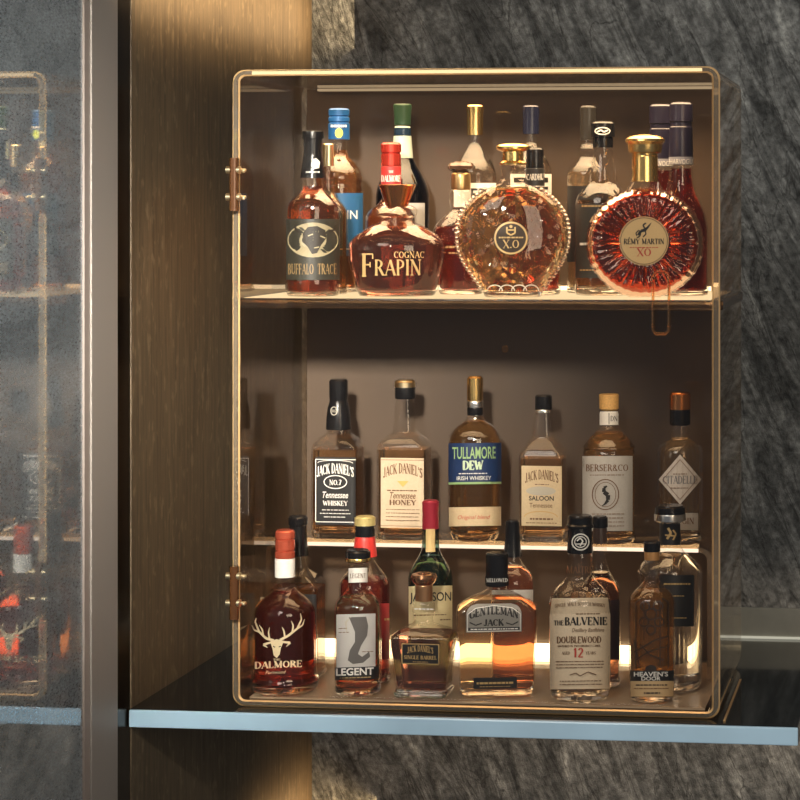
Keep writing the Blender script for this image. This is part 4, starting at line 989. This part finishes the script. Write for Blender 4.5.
b = Bottle('whisky_bottle', 'pale single malt bottle with large cream label and black capsule with a round badge', 'floor', 580, .070,
           [(550, 11.6), (553, 12.2), (566, 13.4), (576, 14), (582, 18), (589, 25), (596, 29.5), (603, 30.8), (695, 30.8), (703.5, 29.5)])
b.glass().liquid(fluid('pale_malt', (.90, .66, .40)), 596, 9)
b.lathe('cap', [(515, 11.4), (516.5, 12.2), (523.5, 12.2), (525, 13.6), (527.5, 13.4)], BLACK); b.lathe('capsule', [(527.6, 11.8), (552, 13.2)], BLACK)
b.art('badge', Art().ring(580.5, 542, 9, 8.6, 1.3, WHITEINK, 30).ring(580.5, 542, 6.2, 5.8, .9, WHITEINK, 24).line([(577, 541), (580, 538), (583, 541), (580, 546)], 1.3, WHITEINK).line([(575, 544), (586, 544)], 1, WHITEINK))
b.art('neck_print', Art().text('MAÎTRE', 580, 573, 6.5, BROWNINK, 26, font='serif'))
lb = b.patch('label', 598, 689, 30.2, pbr('oatmeal_paper', (.84, .69, .50), .6, noise=.04))
a = Art().text('SINGLE MALT SCOTCH WHISKY', 580, 607.5, 3.4, BROWNINK, 50, arch=2).scribble(576, 600, 614, .9, BROWNINK, 61).text('THE', 559, 625, 4.6, INK, 9.5, bold=1.3).text('BALVENIE', 586, 625, 7.6, INK, 42, bold=1.4).text('Distillery Banffshire', 588, 632, 4, BROWNINK, 32, font='sans', shear=.3)
a.text('DOUBLEWOOD', 579, 643, 6.4, BROWNINK, 44, bold=1.3).text('MATURED IN TWO DISTINCT CASKS', 579, 647, 2, BROWNINK, 42, bold=1.4).text('AGED', 566, 654.5, 3, BROWNINK, 8).text('12', 578.5, 657, 9, REDINK, 10, bold=1.2).text('YEARS', 590.5, 654.5, 3, BROWNINK, 10)
for k in range(3): a.scribble(556, 604, 661.5+k*3, .9, BROWNINK, 62+k)
a.line([(570, 675), (576, 673), (580, 676), (588, 672), (596, 675)], .9, BROWNINK)
for k in range(2): a.scribble(560, 602, 681+k*3.4, .9, BROWNINK, 66+k)
b.art('print', a, lb)

b = Bottle('bourbon_bottle', 'slender orange bourbon bottle with black iron-gate tracery and small cream label', 'floor', 652, .062,
           [(559, 8), (563, 7.6), (580, 8.2), (585, 11.5), (591, 18), (597, 22.6), (602, 23.6), (640, 23.2), (692, 22.2), (705, 21.6)])
b.glass().liquid(fluid('orange_bourbon', (.95, .46, .11), 1.15, tr=.92), 590, 8)
b.lathe('cap', [(541, 7.6), (542.5, 8.4), (551, 8.4)], BLACK); b.lathe('cork_ring', [(551, 7.8), (559.5, 7.6)], pbr('copper_cork', (.55, .28, .10), .4, .3))
a = Art(); IRON = pbr('iron_print', (.035, .022, .015), .4)
a.line([(636, 668), (636, 602), (642, 598)], 1, IRON).line([(668, 668), (668, 602), (662, 598)], 1, IRON)
for cx_, cy_, r in ((645, 606, 5), (658, 606, 5), (651, 614, 6), (644, 622, 5), (659, 622, 5), (651, 630, 5)): a.ring(cx_, cy_, r, r, 1.1, IRON, 18)
a.line([(634, 652), (645, 646), (655, 640), (669, 636)], 1.3, IRON).line([(636, 660), (648, 652), (660, 648), (670, 646)], 1.1, IRON).line([(640, 644), (650, 655), (664, 660)], 1, IRON).line([(644, 600), (644, 640)], .8, IRON).line([(660, 600), (660, 665)], .8, IRON).line([(634, 640), (640, 668)], 1, IRON)
b.art('iron_tracery', a, off=.0006)
lb = b.patch('label', 670.5, 681, 21.8, BLACKLAB); b.art('print', Art().text("HEAVEN'S", 651, 676.3, 4.6, WHITEINK, 34, font='sans', bold=1.8).text('DOOR', 651, 680.4, 3.8, WHITEINK, 19, font='sans', bold=1.8).disc(651, 668.5, 5.5, 3.4, IRON, 16), lb)
lb = b.patch('lower_label', 681, 696.5, 21.4, pbr('ochre_paper', (.60, .42, .22), .6)); b.art('print', Art().scribble(636, 668, 685, 1.2, INK, 70).scribble(634, 669, 688.5, .8, BROWNINK, 71).scribble(644, 660, 693, 1.4, INK, 72), lb)

# ---------- case floor, second row
b = Bottle('whiskey_bottle', 'square whiskey bottle with plain black capsule standing behind the stag bottle', 'floor', 298, .160,
           [(553, 7.6, 1), (560, 9, 1), (568, 11, .9), (576, 19, .5), (584, 24.6, .28), (588, 25.2, .24), (688, 25, .24)], corner=.24, dr=.82)
b.glass().liquid(DARKW, 586, 6)
b.lathe('capsule', [(515.5, 8.6), (517.5, 9.6), (524, 9.6), (525.5, 8.4), (540, 9), (555, 10.6)], BLACK); b.patch('label', 594, 660, 23, BLACKLAB)
b = Bottle('whiskey_bottle', 'red bottle with a yellow and black cap over a red neck wrap', 'floor', 365, .142,
           [(551, 8.6), (560, 10), (568, 15), (577, 22.5), (585, 25.8), (592, 26), (688, 26)])
b.glass().liquid(RUBY, 578, 6)
b.lathe('cap', [(525, 9.6), (536, 9.8)], BLACK); b.lathe('cap_top', [(516, 9.2), (517.5, 10.4), (525, 10.4)], pbr('straw_cap', (.62, .50, .20), .35, .3)); b.lathe('neck_wrap', [(536, 9.6), (540, 10.4), (556, 12)], pbr('red_wrap', (.62, .04, .03), .4))
lb = b.patch('label', 604, 660, 24, pbr('red_label', (.45, .03, .03), .5)); b.art('print', Art().scribble(384, 389, 620, 2, GOLDINK, 73).scribble(350, 384, 640, 2, GOLDINK, 74), lb)
b = Bottle('whiskey_bottle', 'green glass Irish whiskey bottle with maroon neck foil and cream label', 'floor', 430.5, .140,
           [(527, 8), (540, 8.4), (550, 9.4), (556, 12), (564, 17), (572, 21), (580, 22.2), (688, 22)])
b.glass(thin('green_glass', (.34, .46, .42), 1.5, .02)).liquid(fluid('green_whiskey', (.40, .42, .26)), 556, 6)
b.lathe('foil', [(500, 7.4), (501.5, 8.4), (511, 8.4), (512, 8), (528.5, 8.4)], pbr('maroon_foil', (.32, .02, .035), .3, .3))
b.patch('neck_label', 529, 552, 4.6, pbr('gold_paper', (.66, .46, .20), .45, .2), off=.0012)
lb = b.patch('label', 586, 634, 21.6, pbr('butter_paper', (.72, .60, .34), .6)); b.art('print', Art().text('JAMESON', 430.5, 601, 9, INK, 41, font='sans', bold=1.5).scribble(414, 446, 615, 1, BROWNINK, 75).scribble(440, 450, 620, 1.2, BROWNINK, 76), lb)
b = Bottle('whisky_bottle', 'dark red bottle with a flared black capsule, half hidden behind the wide flat bottle', 'floor', 512.5, .148,
           [(552, 7.6), (560, 9), (567, 13), (574, 19), (581, 21.8), (588, 22), (688, 21.6)])
b.glass().liquid(fluid('light_ruby', (.88, .36, .22), 1.2), 566, 6)
b.lathe('capsule', [(520, 6.4), (521.5, 7.2), (530, 7), (545, 8), (556, 9.4)], BLACK); b.patch('label', 590, 604, 20.5, WHITE)
b = Bottle('whisky_bottle', 'slim dark bottle with ringed black cap half hidden behind the cream-labelled malt', 'floor', 600, .150,
           [(541, 6.6), (560, 7.4), (570, 9), (578, 14), (586, 19), (592, 20.6), (688, 20.4)])
b.glass().liquid(fluid('brown_whisky', (.42, .18, .10)), 572, 7)
b.lathe('cap', [(516, 7), (517.5, 7.8), (527, 7.8)], BLACK); b.lathe('neck_ring', [(527.2, 7), (542.5, 7.4)], pbr('brown_sleeve', (.06, .035, .025), .35)); b.patch('label', 600, 660, 19.4, pbr('plum_label', (.06, .03, .03), .5))
b = Bottle('gin_bottle', 'clear ribbed gin bottle with black label and a broad steel-topped stopper', 'floor', 670, .150,
           [(522, 10), (526, 10.4), (545, 11), (551, 14), (557, 21), (564, 28.5), (569, 31), (574, 31.4), (680, 31.4), (691, 30.6)])
b.glass().liquid(CLEARL, 554, 8)
bm = bmesh.new(); z0, z1 = b.z(682), b.z(571)
for k in range(40):
    t = 2*math.pi*k/40; w = 31.5*b.m
    if abs(w*math.cos(t)) < 19*b.m and math.sin(t) < 0: continue
    tube(bm, [(w*math.cos(t), w*math.sin(t), z0), (w*math.cos(t), w*math.sin(t), z1)], 1.0*b.m, 6)
for k in range(40):
    t = 2*math.pi*k/40; w = 31.5*b.m
    if abs(w*math.cos(t)) < 19*b.m and math.sin(t) < 0: tube(bm, [(w*math.cos(t), w*math.sin(t), z0), (w*math.cos(t), w*math.sin(t), b.z(630))], 1.0*b.m, 6)
link('ribs', bm_mesh('ribs', bm), GLASS, b.root)
b.lathe('stopper', [(505, 13.4), (507, 15), (513, 15.4)], BLACK); b.lathe('stopper_ring', [(513, 15.8), (520, 15.8), (522.5, 11)], SILVER)
lb = b.patch('neck_label', 523.5, 545, 10.6, BLACKLAB); b.art('emblem', Art().line([(668, 528), (671, 533), (667, 539)], 2.4, GOLDINK).line([(673, 530), (676, 534), (673, 540)], 1.6, GOLDINK).line([(665, 535), (675, 536)], 1.4, GOLDINK), lb)
lb = b.patch('label', 575, 626.5, 17.4, BLACKLAB, xc=676.5); b.art('print', Art().scribble(664, 690, 584, 1.6, GOLDINK, 77).scribble(668, 684, 596, .8, GOLDINK, 78).scribble(668, 688, 618, 1, GOLDINK, 79), lb)
